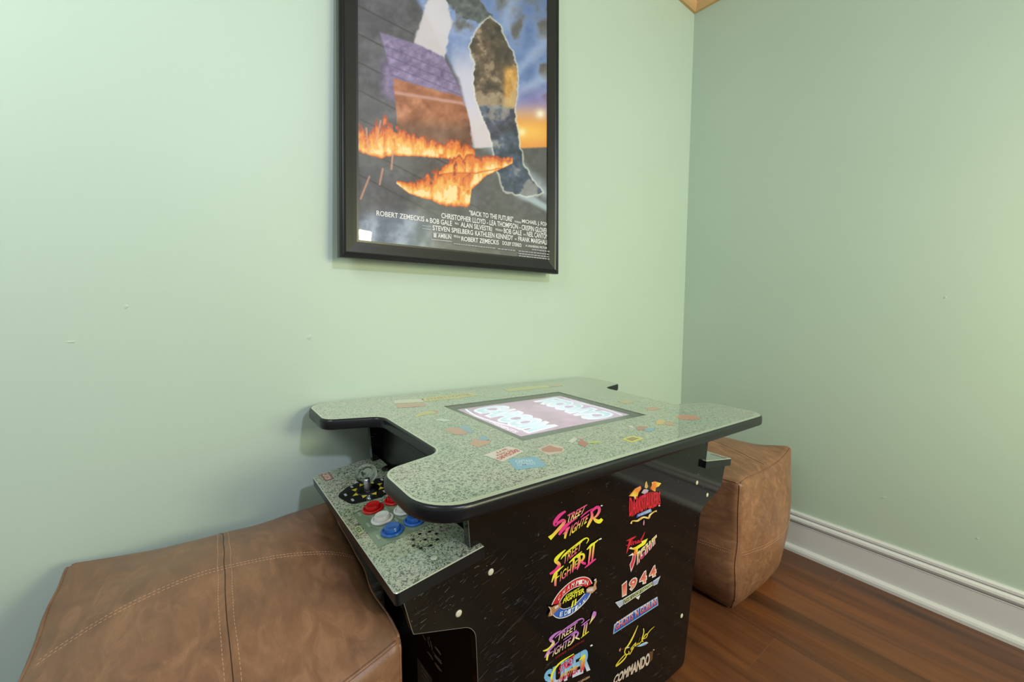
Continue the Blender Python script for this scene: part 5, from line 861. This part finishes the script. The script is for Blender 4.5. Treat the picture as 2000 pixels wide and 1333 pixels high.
    refl = .5 + .5*np.sin((X*.9 + Y*.55)/11 + 5*n1)
    lay(lo*.85, c(142, 154, 182) + (refl[..., None]-.5)*70 + (n2[..., None]-.5)*50)
    img = img*.96
    return np.clip(img, 0, 255)
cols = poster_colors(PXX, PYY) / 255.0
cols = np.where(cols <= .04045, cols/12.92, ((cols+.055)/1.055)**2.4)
me = bpy.data.meshes.new('poster_print')
verts = np.stack([ga.ravel(), np.full(ga.size, .012), gb.ravel()], 1)
idx = np.arange(NX*NY).reshape(NY, NX)
faces = np.stack([idx[:-1, :-1].ravel(), idx[:-1, 1:].ravel(), idx[1:, 1:].ravel(), idx[1:, :-1].ravel()], 1)
me.from_pydata(verts.tolist(), [], faces.tolist()); me.update()
ca = me.color_attributes.new('Col', 'FLOAT_COLOR', 'POINT')
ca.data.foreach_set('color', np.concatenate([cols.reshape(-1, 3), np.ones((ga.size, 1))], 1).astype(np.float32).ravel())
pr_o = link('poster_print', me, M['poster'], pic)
bm = bmesh.new(); add_box(bm, .038, FW-.038, .0125, .0185, .038, FH-.038)
from_bm('backing_board', bm, M['matte_black'], pic)

def credit(t, bl, br, tr, tl, bold=.012, col=(236, 234, 240)):
    return ('t', t, [h_ab(*bl), h_ab(*br), h_ab(*tr), h_ab(*tl)], col, col, col, bold)
CRD = [('"BACK TO THE FUTURE"', (917,420), (1003,433.5), (1003,423.5), (917,410.5)), ('MICHAEL J. FOX', (1020,437.5), (1070,444.5), (1070,434.5), (1020,428)),
    ('STARRING', (1005.5,434.5), (1018,436.5), (1018,433), (1005.5,431)),
    ('CHRISTOPHER LLOYD - LEA THOMPSON - CRISPIN GLOVER', (862.5,426), (1070.5,456.5), (1070.5,446.5), (862.5,415.5)),
    ('ROBERT ZEMECKIS', (735.5,421), (829,433), (829,423), (735.5,411)), ('&', (832,433), (837.5,434), (837.5,428), (832,427)), ('BOB GALE', (840,435.5), (883,441.5), (883,431.5), (840,425.5)),
    ('MUSIC BY', (889,438), (896,440), (896,436), (889,434)), ('ALAN SILVESTRI', (900,443), (961,452.5), (961,443), (900,433.5)), ('PRODUCED BY', (968,450), (982,453), (982,449), (968,446)),
    ('BOB GALE', (984,455.5), (1019,460.5), (1019,450.5), (984,446)), ('AND', (1022,459.5), (1027,460.5), (1027,457.5), (1022,456.5)), ('NEIL CANTON', (1029,462), (1070.5,467.5), (1070.5,457), (1029,452)),
    ('STEVEN SPIELBERG', (845,449.5), (924,459.5), (924,450), (845,440)), ('KATHLEEN KENNEDY', (928,460.5), (1002,469.5), (1002,460), (928,450.5)), ('AND', (1005,468.5), (1009,469), (1009,466), (1005,465.5)),
    ('FRANK MARSHALL', (1012,471), (1070,478.5), (1070,469), (1012,462)), ('DIRECTED BY', (886,463), (899,466), (899,462), (886,459)),
    ('ROBERT ZEMECKIS', (901,471), (974,478.5), (974,469.5), (901,462)), ('A UNIVERSAL PICTURE', (1026,482), (1070,487), (1070,483), (1026,478)),
    ('AMBLIN', (855,464.5), (881,467.5), (881,459.5), (855,456.5)), ('DOLBY STEREO', (981,478.5), (1018,483), (1018,476), (981,471))]
items = [credit(t, *q) for t, *q in CRD]
def bar(x0, y0, x1, y1, th, col=(190, 190, 205)):
    return ('p', [h_ab(x0, y0), h_ab(x1, y1), h_ab(x1, y1-th), h_ab(x0, y0-th)], [col]*4)
items += [bar(824, 441, 841, 443.5, .8), bar(824, 447, 841, 449.5, .8), bar(842, 468.5, 882, 472.5, 1.0), bar(846, 455.5, 882, 459, .9), bar(846, 464, 852, 464.5, 8)]
rp = random.Random(4)
for (x0, x1, yb) in ((886, 968, 477), (971, 1008, 487), (1011, 1070, 491.5), (1011, 1070, 496.5), (1011, 1070, 501), (1036, 1070, 489)):
    x = x0
    while x < x1-3:
        w = rp.uniform(2.5, 6); w = min(w, x1-x); items.append(bar(x, yb+(x-x0)*.115, x+w, yb+(x+w-x0)*.115, 1.5, (176, 176, 190))); x += w+1.2
marks('credit_lettering', items, lambda p, q, h: (p, .012-h, q), M['print'], pr_o)
bm = bmesh.new(); add_box(bm, .040, FW-.040, .0085, .0102, .040, FH-.040)
from_bm('glass', bm, M['glass'], pic)

# ------------------------------------------------------------------ arcade table
HT = .6436; TL2 = .4745; TW2 = .3175
table = empty('arcade_table', (-1.147, -.3243, 0))
tag(table, 'black cocktail arcade table with speckled grey-green top, lit screen and game logos', 'arcade table')
corn = [(-TL2, -TW2, .062), (TL2, -TW2, .05), (TL2, -.160, .042), (.363, -.130, .030), (.363, .130, .030), (TL2, .160, .030), (TL2, TW2, .05),
        (-TL2, TW2, .05), (-TL2, .160, .03), (-.363, .130, .03), (-.363, -.130, .03), (-TL2, -.160, .042)]
outl = fillet(corn, 10)
SC = (-.206, .177, -.1575, .1525)                     # screen opening
def fill_ring(bm, outer, inner, z, mi=0):
    es = []
    for loop in (outer, inner):
        vs = [bm.verts.new((x, y, z)) for x, y in loop]
        es += [bm.edges.new((vs[i], vs[(i+1) % len(vs)])) for i in range(len(vs))]
    n0 = len(bm.faces)
    r = bmesh.ops.triangle_fill(bm, use_beauty=True, use_dissolve=False, edges=es)
    for f in r['geom']:
        if isinstance(f, bmesh.types.BMFace):
            f.material_index = mi
            if f.normal.z < 0: f.normal_flip()
hole = [(SC[0], SC[2]), (SC[1], SC[2]), (SC[1], SC[3]), (SC[0], SC[3])]
hole_d = []
for i in range(4):
    p, q = hole[i], hole[(i+1) % 4]
    for k in range(8): hole_d.append((p[0]+(q[0]-p[0])*k/8, p[1]+(q[1]-p[1])*k/8))
in1 = offset_poly(outl, -.002); in2 = [(x, y + .006*max(0, -y/TW2)**3) for x, y in offset_poly(outl, -.0055)]
bm = bmesh.new()
fill_ring(bm, in1, in2, HT, 1)
fill_ring(bm, in2, hole_d, HT, 0)
A = [bm.verts.new((x, y, HT)) for x, y in hole]; B = [bm.verts.new((x, y, HT-.015)) for x, y in hole]
for i in range(4): bm.faces.new((A[i], A[(i+1) % 4], B[(i+1) % 4], B[i])).material_index = 2
f = bm.faces.new([bm.verts.new((x, y, HT-.0215)) for x, y in in1][::-1]); f.material_index = 3
from_bm('tabletop', bm, [M['speckle'], M['border'], M['bezel'], M['matte_black']], table, recalc=False)
bm = bmesh.new()
prof = [(-.003, -.0002), (-.0006, -.0004), (.0012, -.0022), (.0020, -.006), (.0020, -.016), (.0010, -.0205), (-.0012, -.0222), (-.004, -.0222)]
rings = []
for dd, dz in prof:
    rings.append([bm.verts.new((x, y, HT+dz)) for x, y in offset_poly(outl, dd)])
for a, b in zip(rings[:-1], rings[1:]):
    for k in range(len(a)):
        bm.faces.new((a[k], a[(k+1) % len(a)], b[(k+1) % len(a)], b[k])).smooth = True
from_bm('edge_molding', bm, M['molding'], table, smooth=True)

# screen, black border, recessed picture and its clear cover
bm = bmesh.new()
rc = (-.1775, .1705, -.1155, .1390)
fill_ring(bm, hole_d, [(rc[0]+(rc[1]-rc[0])*u, rc[2]+(rc[3]-rc[2])*v) for u, v in ((0,0),(.5,0),(1,0),(1,.5),(1,1),(.5,1),(0,1),(0,.5))], HT-.0075)
from_bm('screen_bezel', bm, M['bezel'], table, recalc=False)
NXs = 40
gx, gy = np.meshgrid(np.linspace(rc[0], rc[1], NXs), np.linspace(rc[2], rc[3], NXs))
nb = vnoise(gx*30+10, gy*30+10, 3)
sc = np.zeros(gx.shape+(3,)); base = np.array([182, 148, 174.]); sc[:] = base
sc += (nb[..., None]-.5)*np.array([50, 34, 46])
lav = np.array([205, 196, 226.]); m_ = sst(.05, .17, gx)[..., None]*.45; sc = sc*(1-m_)+lav*m_
scl = sc/255.; scl = ((scl+.055)/1.055)**2.4
me = bpy.data.meshes.new('screen')
idx = np.arange(NXs*NXs).reshape(NXs, NXs)
me.from_pydata(np.stack([gx.ravel(), gy.ravel(), np.full(gx.size, HT-.0085)], 1).tolist(), [], np.stack([idx[:-1, :-1].ravel(), idx[:-1, 1:].ravel(), idx[1:, 1:].ravel(), idx[1:, :-1].ravel()], 1).tolist()); me.update()
ca = me.color_attributes.new('Col', 'FLOAT_COLOR', 'POINT')
ca.data.foreach_set('color', np.concatenate([scl.reshape(-1, 3), np.ones((gx.size, 1))], 1).astype(np.float32).ravel())
scr = link('screen', me, M['screen'], table)
def sgn_text(s):
    # s=-1: reads for the player on the left, +1: for the player on the right
    A = lambda u, w: (-.0035 + s*(u), .0118 + s*w)
    it = []
    q = lambda u0, u1, w0, w1: [A(u0, w0), A(u0, w1), A(u1, w1), A(u1, w0)]
    # letters stand with their feet towards the player at s*0.17
    it.append(('t', 'CAPCOM', [A(.148, -.114), A(.148, .118), A(.052, .108), A(.040, -.118)], (232, 238, 250), (215, 228, 242), (238, 240, 252), .12))
    it.append(('t', 'CAPCOM', [A(.140, -.107), A(.140, .110), A(.062, .100), A(.050, -.110)], (178, 212, 222), (200, 222, 232), (222, 230, 244), .03))
    it.append(('s', [A(.150+.012*math.sin(k*.5), -.118+k*.0235) for k in range(11)], [A(.156+.012*math.sin(k*.5), -.118+k*.0235) for k in range(11)], [(235, 238, 250)]*11))
    it.append(('t', 'PRESENTS', [A(.168, .005), A(.168, .100), A(.157, .100), A(.157, .005)], (245, 238, 248), (245, 238, 248), (245, 238, 248), .02))
    return it
for s_ in (-1, 1): marks('screen_lettering', sgn_text(s_), lambda p, q, h: (p, q, HT-.0085+h), M['screen'], scr, step=.0001, base=.0002)
bm = bmesh.new(); add_box(bm, SC[0]+.0002, SC[1]-.0002, SC[2]+.0002, SC[3]-.0002, HT-.0016, HT-.0002)
from_bm('screen_cover', bm, M['screen_glass'], table)

def soft(c): return tuple(int(v*.82+188*.18) for v in c)
for nm, lb, its in DATA['TOPS']:
    its = [(it[0], it[1], it[2], [soft(c) for c in it[3]]) if it[0] == 's' else ((it[0], it[1], [soft(c) for c in it[2]]) if it[0] == 'p' else it) for it in its]
    marks(nm, its, lambda p, q, h: (p, q, HT+h*.5), M['top_print'], table, lb)

# side panels
WP = .2219
def right_profile():
    return [(.297, .012, .012), (.336, .335, 0), (.340, .375, .0), (.368, .405, 0), (.4415, .4285, .004), (.4610, .4885, 0), (.4610, .4955, 0), (.3525, .5180, 0), (.3655, HT-.0222, 0)]
half = fillet([(.296, .010, .015), (.3385, .393, .032), (.4415, .4275, .004), (.4612, .4905, .0), (.4612, .4985, 0), (.3530, .5165, 0), (.3660, HT-.0222, 0), (0, HT-.0222, 0), (0, .010, 0)], 8)
half = half[:-2]
poly = half + [(-x, z) for x, z in half[::-1]]
bolts = [(-.313, .469), (-.369, .426), (.313, .469), (.369, .424), (.273, .145), (-.273, .145)]
for sgn in (-1, 1):
    bm = bmesh.new()
    add_prism(bm, poly, lambda p, q, t: (p, t, q), sgn*WP, sgn*(WP-.016))
    sp = from_bm('side_panel', bm, M['black'], table)
    sp['label'] = 'gloss black side panel printed with game logos' if sgn < 0 else 'plain far side panel by the wall'
    for x, z in (bolts if sgn < 0 else bolts[:4]):
        bm = bmesh.new()
        prof_ = [(0, .0016), (.0032, .0015), (.0050, .0008), (.0056, 0), (0, 0)]
        add_lathe(bm, prof_, 20)
        b = from_bm('bolt_cap', bm, M['bolt'], sp, smooth=True)
        b.matrix_local = Matrix.Translation((x, sgn*WP, z)) @ Matrix.Rotation(math.radians(90*(-sgn)), 4, 'X')
    if sgn < 0:
        near_panel = sp
        for nm, lb, its in DATA['LOGOS']:
            marks(nm, its, lambda p, q, h: (p, -WP-h, q), M['print'], sp, lb)
        rs = random.Random(3); its = []
        def sc_line(x0, z0, x1, z1, w, c): return ('s', [(x0, z0+w), (x1, z1+w*.3)], [(x0, z0-w), (x1, z1-w*.3)], [(c, c, c+4)]*2)
        for k in range(120):
            x = rs.uniform(-.345, -.21); z = rs.uniform(.25, .50) if rs.random() < .5 else .36+(x+.30)*1.1+rs.gauss(0, .03)
            if x < -.33 and z < .41: continue
            l = rs.uniform(.003, .02); a = math.radians(rs.uniform(8, 32)); its.append(sc_line(x, z, x+l*math.cos(a), z+l*math.sin(a), rs.uniform(.0001, .0003), rs.choice((55, 70, 90, 115))))
        for k in range(60):
            x = rs.uniform(-.445, -.34); z = rs.uniform(.432, .49)
            l = rs.uniform(.001, .010); a = math.radians(rs.uniform(-5, 40)); its.append(sc_line(x, z, x+l*math.cos(a), z+l*math.sin(a), rs.uniform(.0001, .0004), rs.choice((50, 70, 95, 130))))
        for k in range(90):
            x = rs.uniform(-.31, .28); z = rs.uniform(.05, .56); l = rs.uniform(.0006, .003); a = rs.uniform(0, 3)
            its.append(sc_line(x, z, x+l*math.cos(a), z+l*math.sin(a), rs.uniform(.0002, .0005), rs.choice((50, 60, 80))))
        its.append(('p', [(-.2010, .581), (-.1990, .582), (-.1995, .571), (-.2008, .570)], [(215, 215, 215)]*4))
        its.append(('p', [(-.1955, .580), (-.1947, .580), (-.1950, .573), (-.1956, .573)], [(185, 185, 185)]*4))
        its.append(sc_line(-.30, .352, -.196, .398, .0004, 70))
        marks('scuff_marks', its, lambda p, q, h: (p, -WP-h*.2, q), M['print'], sp)['kind'] = 'stuff'
        # worn pale line along the cut edges on the left
        e = [(-x, z) for x, z in half]; e = [p for p in e if p[0] < -.28 and .10 < p[1] < .50 or p[0] < -.33]
        e = [(-.310, .10)] + [p for p in e if p[1] > .12 and p[1] < .4985 and p[0] < -.3]
        e2 = [(-.3535, .519), (-.3655, HT-.024)]
        its = []
        for L_ in (e, e2):
            its.append(('s', [(p[0]+.0006, p[1]+.0001) for p in L_], [(p[0]-.0001, p[1]-.0005) for p in L_], [(112, 110, 104)]*len(L_)))
        marks('worn_edge', its, lambda p, q, h: (p, -WP-h*.3, q), M['print'], sp)

# cabinet body between the side panels
bm = bmesh.new()
for s in (-1, 1):
    add_box(bm, min(s*.330, s*.318), max(s*.330, s*.318), -WP+.016, WP-.016, .49, HT-.0222)
    add_box(bm, min(s*.287, s*.275), max(s*.287, s*.275), -WP+.016, WP-.016, .02, .42)
add_box(bm, -.275, .275, -WP+.016, WP-.016, .02, .035)
from_bm('cabinet_body', bm, M['inner_black'], table)
LB_ = DATA['LABEL'][2]; kp = [i for i, it in enumerate(LB_) if it[0] == 'p'][0]
marks('information_label', LB_[kp:], lambda p, q, h: (-.287-h, p, q), M['print'], table)
marks('warning_label', LB_[:kp], lambda p, q, h: (-.287-h, p, q), M['print'], table, 'dark grey printed label on the recessed front')
for s in (-1, 1):
    bm = bmesh.new()
    pl = [(s*.456, .4865), (s*.4375, .4330), (s*.372, .414), (s*.331, .400), (s*.2875, .40), (s*.2875, .42), (s*.3175, .50), (s*.350, .510)]
    add_prism(bm, pl, lambda p, q, t: (p, t, q), -WP+.0165, WP-.0165)
    from_bm('control_box', bm, M['matte_black'], table)

# control decks (local axes: x inwards and slightly up, y along the table, z off the deck)
DK_T = .019
def deck_obj(flip):
    o_ = None
    DL = .1415; DW = .2325
    bm = bmesh.new()
    ol = fillet([(0, -DW, .006), (DL, -DW, .001), (DL, DW, .001), (0, DW, .006)], 4)
    ins = offset_poly(ol, -.0012)
    t0 = [bm.verts.new((x, y, 0)) for x, y in ins]; bm.faces.new(t0).material_index = 0
    t1 = [bm.verts.new((x, y, -.001)) for x, y in ol]; t2 = [bm.verts.new((x, y, -DK_T)) for x, y in ol]
    n = len(ol)
    for i in range(n):
        bm.faces.new((t0[i], t0[(i+1) % n], t1[(i+1) % n], t1[i])).material_index = 2
        bm.faces.new((t1[i], t1[(i+1) % n], t2[(i+1) % n], t2[i])).material_index = 1
    bm.faces.new(t2[::-1]).material_index = 1
    dk = from_bm('control_deck', bm, [M['speckle'], M['molding'], M['border']], table)
    tilt = math.atan2(.018, .125)
    Mx = Matrix.Translation((-.475, 0, .503)) @ Matrix.Rotation(-tilt, 4, 'Y')
    if flip: Mx = Matrix.Rotation(math.pi, 4, 'Z') @ Mx
    dk.matrix_local = Mx
    sl = math.cos(tilt)
    X = lambda u: (u+.475)/sl
    place = lambda p, q, h: (X(p), q, h)
    # printed art on the deck
    its = []
    its.append(('p', [(-.4560, .0125), (-.3640, .0125), (-.3640, -.1195), (-.4560, -.1195)], [(122, 142, 122)]*4))
    its.append(('p', [(-.4560, .0125), (-.3640, .0125), (-.3640, .0095), (-.4560, .0095)], [(90, 106, 92)]*4))
    for i, (u, w) in enumerate(((-.4472, .001), (-.4472, -.045), (-.4472, -.092), (-.4065, -.020), (-.4065, -.066))):
        its.append(('p', [(u-.002, w+.008), (u+.002, w+.008), (u+.002, w-.008), (u-.002, w-.008)], [(150, 172, 150)]*4))
    its.append(('p', [(-.4680, -.036), (-.4590, -.036), (-.4590, -.062), (-.4680, -.062)], [(185, 200, 158)]*4))
    its.append(('t', 'KICK', [(-.4670, -.040), (-.4670, -.058), (-.4602, -.058), (-.4602, -.040)], (60, 80, 65), (60, 80, 65), (60, 80, 65), .02))
    marks('deck_art', its, place, M['top_print'], dk); its = []
    its.append(('p', [(-.4600, .2260), (-.4430, .2260), (-.4430, .1860), (-.4600, .1860)], [(150, 92, 84)]*4))
    its.append(('t', 'CAPCOM', [(-.4575, .2225), (-.4575, .1895), (-.4455, .1895), (-.4455, .2225)], (222, 190, 178), (222, 190, 178), (222, 190, 178), .04))
    marks('red_lettered_label', its, place, M['top_print'], dk, 'small red label with pale lettering'); its = []
    blob = fillet([(-.4600, .100, .022), (-.4480, .045, .02), (-.400, .030, .02), (-.3620, .040, .02), (-.3640, .105, .02), (-.395, .125, .02), (-.4330, .124, .02)], 6)
    its.append(('p', blob, [(34, 36, 34)]*len(blob)))
    marks('joystick_surround', its, place, M['top_print'], dk, base=.0009)
    its = []
    cu, cw = -.4065, .0790
    for k in range(8):
        a = math.radians(k*45+8); c_, s_ = math.cos(a), math.sin(a)
        P = lambda r, t: (cu + r*c_*.86 - t*s_*.86, cw + r*s_ + t*c_)
        its.append(('p', [P(.0255, -.0065), P(.0365, 0), P(.0255, .0065)], [(205, 190, 60)]*3))
        b2 = a + math.radians(22); c2, s2 = math.cos(b2), math.sin(b2)
        qu, qw = cu + .041*c2, cw + .041*s2
        if qu < -.365: its.append(('p', [(qu-.0022, qw+.0055), (qu+.0022, qw+.0055), (qu+.0022, qw-.0055), (qu-.0022, qw-.0055)], [(168, 176, 176)]*4))
    marks('joystick_label', its, place, M['top_print'], dk, base=.0012)
    # joystick
    bm = bmesh.new(); add_lathe(bm, [(0, .0022), (.0205, .0020), (.0225, .0010), (.0228, .0002), (0, .0002)], 40)
    jw = from_bm('dust_washer', bm, M['button_black'], dk, smooth=True); jw.location = (X(cu), cw, .0008)
    bm = bmesh.new(); add_lathe(bm, [(0, .002), (.0068, .002), (.0072, .006), (.0060, .014), (.0046, .022), (.0046, .026), (0, .026)], 24)
    js = from_bm('joystick_shaft', bm, M['metal'], dk, smooth=True); js.location = (X(cu), cw, .0)
    bm = bmesh.new(); bmesh.ops.create_uvsphere(bm, u_segments=48, v_segments=32, radius=.0205)
    jb = from_bm('joystick_ball', bm, M['clear'], dk, smooth=True); jb.location = (X(cu), cw, .0345); jb['label'] = 'clear acrylic ball top'
    # buttons
    bp = [(.0001, .0004), (.0186, .0004), (.0190, .0016), (.0182, .0030), (.0162, .0036), (.0150, .0034), (.0146, .0018), (.0126, .0018), (.0126, .0082), (.0118, .0096), (.0095, .0096), (.0060, .0090), (0, .0087)]
    for (u, w, mk_, lb) in ((-.4235, .000, 'red', 'red push button near the deck edge'), (-.4235, -.0465, 'white', 'white push button near the deck edge'), (-.4235, -.0925, 'blue', 'blue push button near the deck edge'),
                        (-.3840, -.001, 'red', 'red push button partly under the tabletop'), (-.3840, -.0465, 'white', 'white push button partly under the tabletop'), (-.3840, -.0915, 'blue', 'blue push button partly under the tabletop')):
        bm = bmesh.new(); add_lathe(bm, bp, 36)
        b = from_bm('push_button', bm, M[mk_], dk, smooth=True); b.location = (X(u), w, .0006); b['label'] = lb
        mm = b.modifiers.new('edge', 'EDGE_SPLIT'); mm.split_angle = math.radians(50)
    bm = bmesh.new(); add_lathe(bm, [(0, .004), (.0085, .004), (.0090, .0018), (.0130, .0016), (.0136, .0), (0, 0)], 28)
    b = from_bm('start_button', bm, M['button_black'], dk, smooth=True); b.location = (X(-.3420), .143, .0004)
    # speaker holes and screw
    its = []
    for (u, w) in ((-.3938, -.1327), (-.3797, -.1384), (-.3741, -.1521), (-.4082, -.1396), (-.3942, -.1535), (-.3802, -.1673), (-.4144, -.1544), (-.3945, -.1741), (-.409, -.1689)):
        its.append(('p', [(u+.0028*math.cos(t*.5236), w+.0028*math.sin(t*.5236)) for t in range(12)], [(10, 14, 10)]*12))
    marks('speaker_holes', its, place, M['print'], dk)
    bm = bmesh.new(); add_lathe(bm, [(0, .0006), (.0035, .0010), (.0052, .0006), (.0055, 0), (0, 0)], 20)
    b = from_bm('screw_cap', bm, M['border'], dk, smooth=True); b.location = (X(-.4038), -.2019, .0003)
    return dk
d1 = deck_obj(False); d1['label'] = 'left control deck with clear ball joystick and six buttons'
d2 = deck_obj(True); d2['label'] = 'right control deck over the far pouf, only its corner showing'

# ------------------------------------------------------------------ leather poufs
def make_pouf(loc, hx, hy, hz, crown, bulge, label, seed, corner_lift=(0,0,0,0), taper=(0, 0), rz=0.0, cross=.0, pinch=.0):
    root = empty('leather_pouf', loc, rz)
    tag(root, label, 'pouf', 'brown leather cube poufs')
    RR = .085
    def F(p):
        p = Vector(p)
        # rounded cube
        c = Vector([max(-(1-RR), min(1-RR, v)) for v in p]); dv = p - c
        if dv.length > 1e-9: p = c + dv.normalized()*min(RR, dv.length if dv.length < RR else RR)
        x, y, z = p
        fx = 1 + bulge*(1-y*y)*(1-abs(z)**2.2) ; fy = 1 + bulge*(1-x*x)*(1-abs(z)**2.2)
        q2 = max(0, -z)**2; tk = .07*(max(0, -z-.62)/.38)**2
        # corners pinch out a touch, edges sag
        X_ = hx*x*(fx - taper[0]*q2 - tk); Y_ = hy*y*(fy - taper[1]*q2 - tk)
        X_ -= pinch*((x+1)/2)**3*((1-y)/2)**2
        top = max(0, z)
        sag = -.016*(abs(x)**3*(1-abs(y)**2) + abs(y)**3*(1-abs(x)**2))*top
        cl = 0.0
        for k, (sx, sy) in enumerate(((-1,-1), (1,-1), (1,1), (-1,1))):
            cl += corner_lift[k]*max(0, (x*sx+1)/2)**3*max(0, (y*sy+1)/2)**3*top
        Z_ = hz + hz*z*(1.0 if z > 0 else 1 - .0*abs(z)) + crown*(1-x*x)*(1-y*y)*(1 if z > 0 else 0)*top + sag + cl
        if z < 0: Z_ = max(0.0, Z_) 
        n_ = noise.noise_vector(Vector((X_*7+seed, Y_*7, Z_*7)))*.006 + noise.noise_vector(Vector((X_*17+seed, Y_*17, Z_*13)))*.0022
        k = 1.0 if z > -.8 else .3
        return Vector((X_ + n_.x*k, Y_ + n_.y*k, max(.0, Z_ + n_.z*k)))
    N_ = 44
    us = [math.sin((i/N_*2-1)*math.pi/2) for i in range(N_+1)]
    bm = bmesh.new()
    for ax in range(3):
        for s in (-1, 1):
            gv = []
            for a in us:
                row = []
                for b in us:
                    p = [0, 0, 0]; p[ax] = s; p[(ax+1) % 3] = a; p[(ax+2) % 3] = b
                    row.append(bm.verts.new(F(p)))
                gv.append(row)
            for i in range(N_):
                for j in range(N_):
                    q = (gv[i][j], gv[i+1][j], gv[i+1][j+1], gv[i][j+1])
                    bm.faces.new(q if s > 0 else q[::-1])
    bmesh.ops.remove_doubles(bm, verts=bm.verts[:], dist=1e-5)
    from_bm('cover', bm, M['leather'], root, smooth=True)
    def curve_pts(fn, n=70, lift=.0):
        out = []
        for i in range(n+1):
            t = i/n*2-1; out.append(fn(t, lift))
        return out
    # piped seams on the edges
    bm = bmesh.new()
    e = 1 - RR*.29
    def edge_line(fix):
        pts = []
        for i in range(61):
            t = (i/60*2-1)*(1-RR*.42); p = [None, None, None]; k = 0
            for a in range(3):
                if fix[a] is None: p[a] = t
                else: p[a] = fix[a]*1.0
            pts.append(F(p))
        return pts
    for fx_ in ((-1,-1,None), (1,-1,None), (1,1,None), (-1,1,None)):
        add_tube(bm, edge_line(fx_), .0022, 6)
    for zz in (1, -1):
        for fx_ in ((-1,None,zz), (1,None,zz), (None,-1,zz), (None,1,zz)):
            add_tube(bm, edge_line(fx_), .0024, 6)
    from_bm('piped_seams', bm, M['leather'], root, smooth=True)
    # dark joints and pale double stitching: crosses on the top, a band and an upright on each side
    lines = []      # path, half gap of the stitching, radius of the joint
    lines.append((lambda t, o: (t*.93, o/hy, 1), .0042, .0)); lines.append((lambda t, o: (o/hx, t*.93, 1), .0085, .0006))
    for s in (-1, 1):
        lines.append((lambda t, o, s=s: (t*.93, s, -.06 + o/hz), .0042, .0)); lines.append((lambda t, o, s=s: (s, t*.93, -.06 + o/hz), .0042, .0))
        lines.append((lambda t, o, s=s: (s, o/hy, t*.90), .0042, .0))
    bj = bmesh.new(); bs = bmesh.new()
    for fn, gap, jr in lines:
        if jr > 0:
            add_tube(bj, [F(fn(i/60*2-1, 0)) for i in range(61)], jr, 4)
        for o in (-gap, gap):
            pts = [F(fn(i/240*2-1, o)) for i in range(241)]
            for i in range(0, 240, 3):
                add_tube(bs, [pts[i], pts[i+1], pts[i+2]], .00036, 4)
    from_bm('joint_lines', bj, M['seam'], root); from_bm('stitching', bs, M['thread'], root)
    return root

make_pouf((-1.787, -.308, 0), .212, .254, .2120, .046, .10, 'brown leather pouf at the left, close to the camera, against the green wall', 1.3, taper=(.10, .10), corner_lift=(-.004, .028, .006, 0), pinch=.030, rz=math.radians(-1.0))
make_pouf((-.389, -.305, 0), .198, .243, .2145, .022, .14, 'brown leather pouf at the right, between the table and the white baseboard', 7.7, corner_lift=(-.018, .026, .010, 0), taper=(.20, .05), cross=.0035)
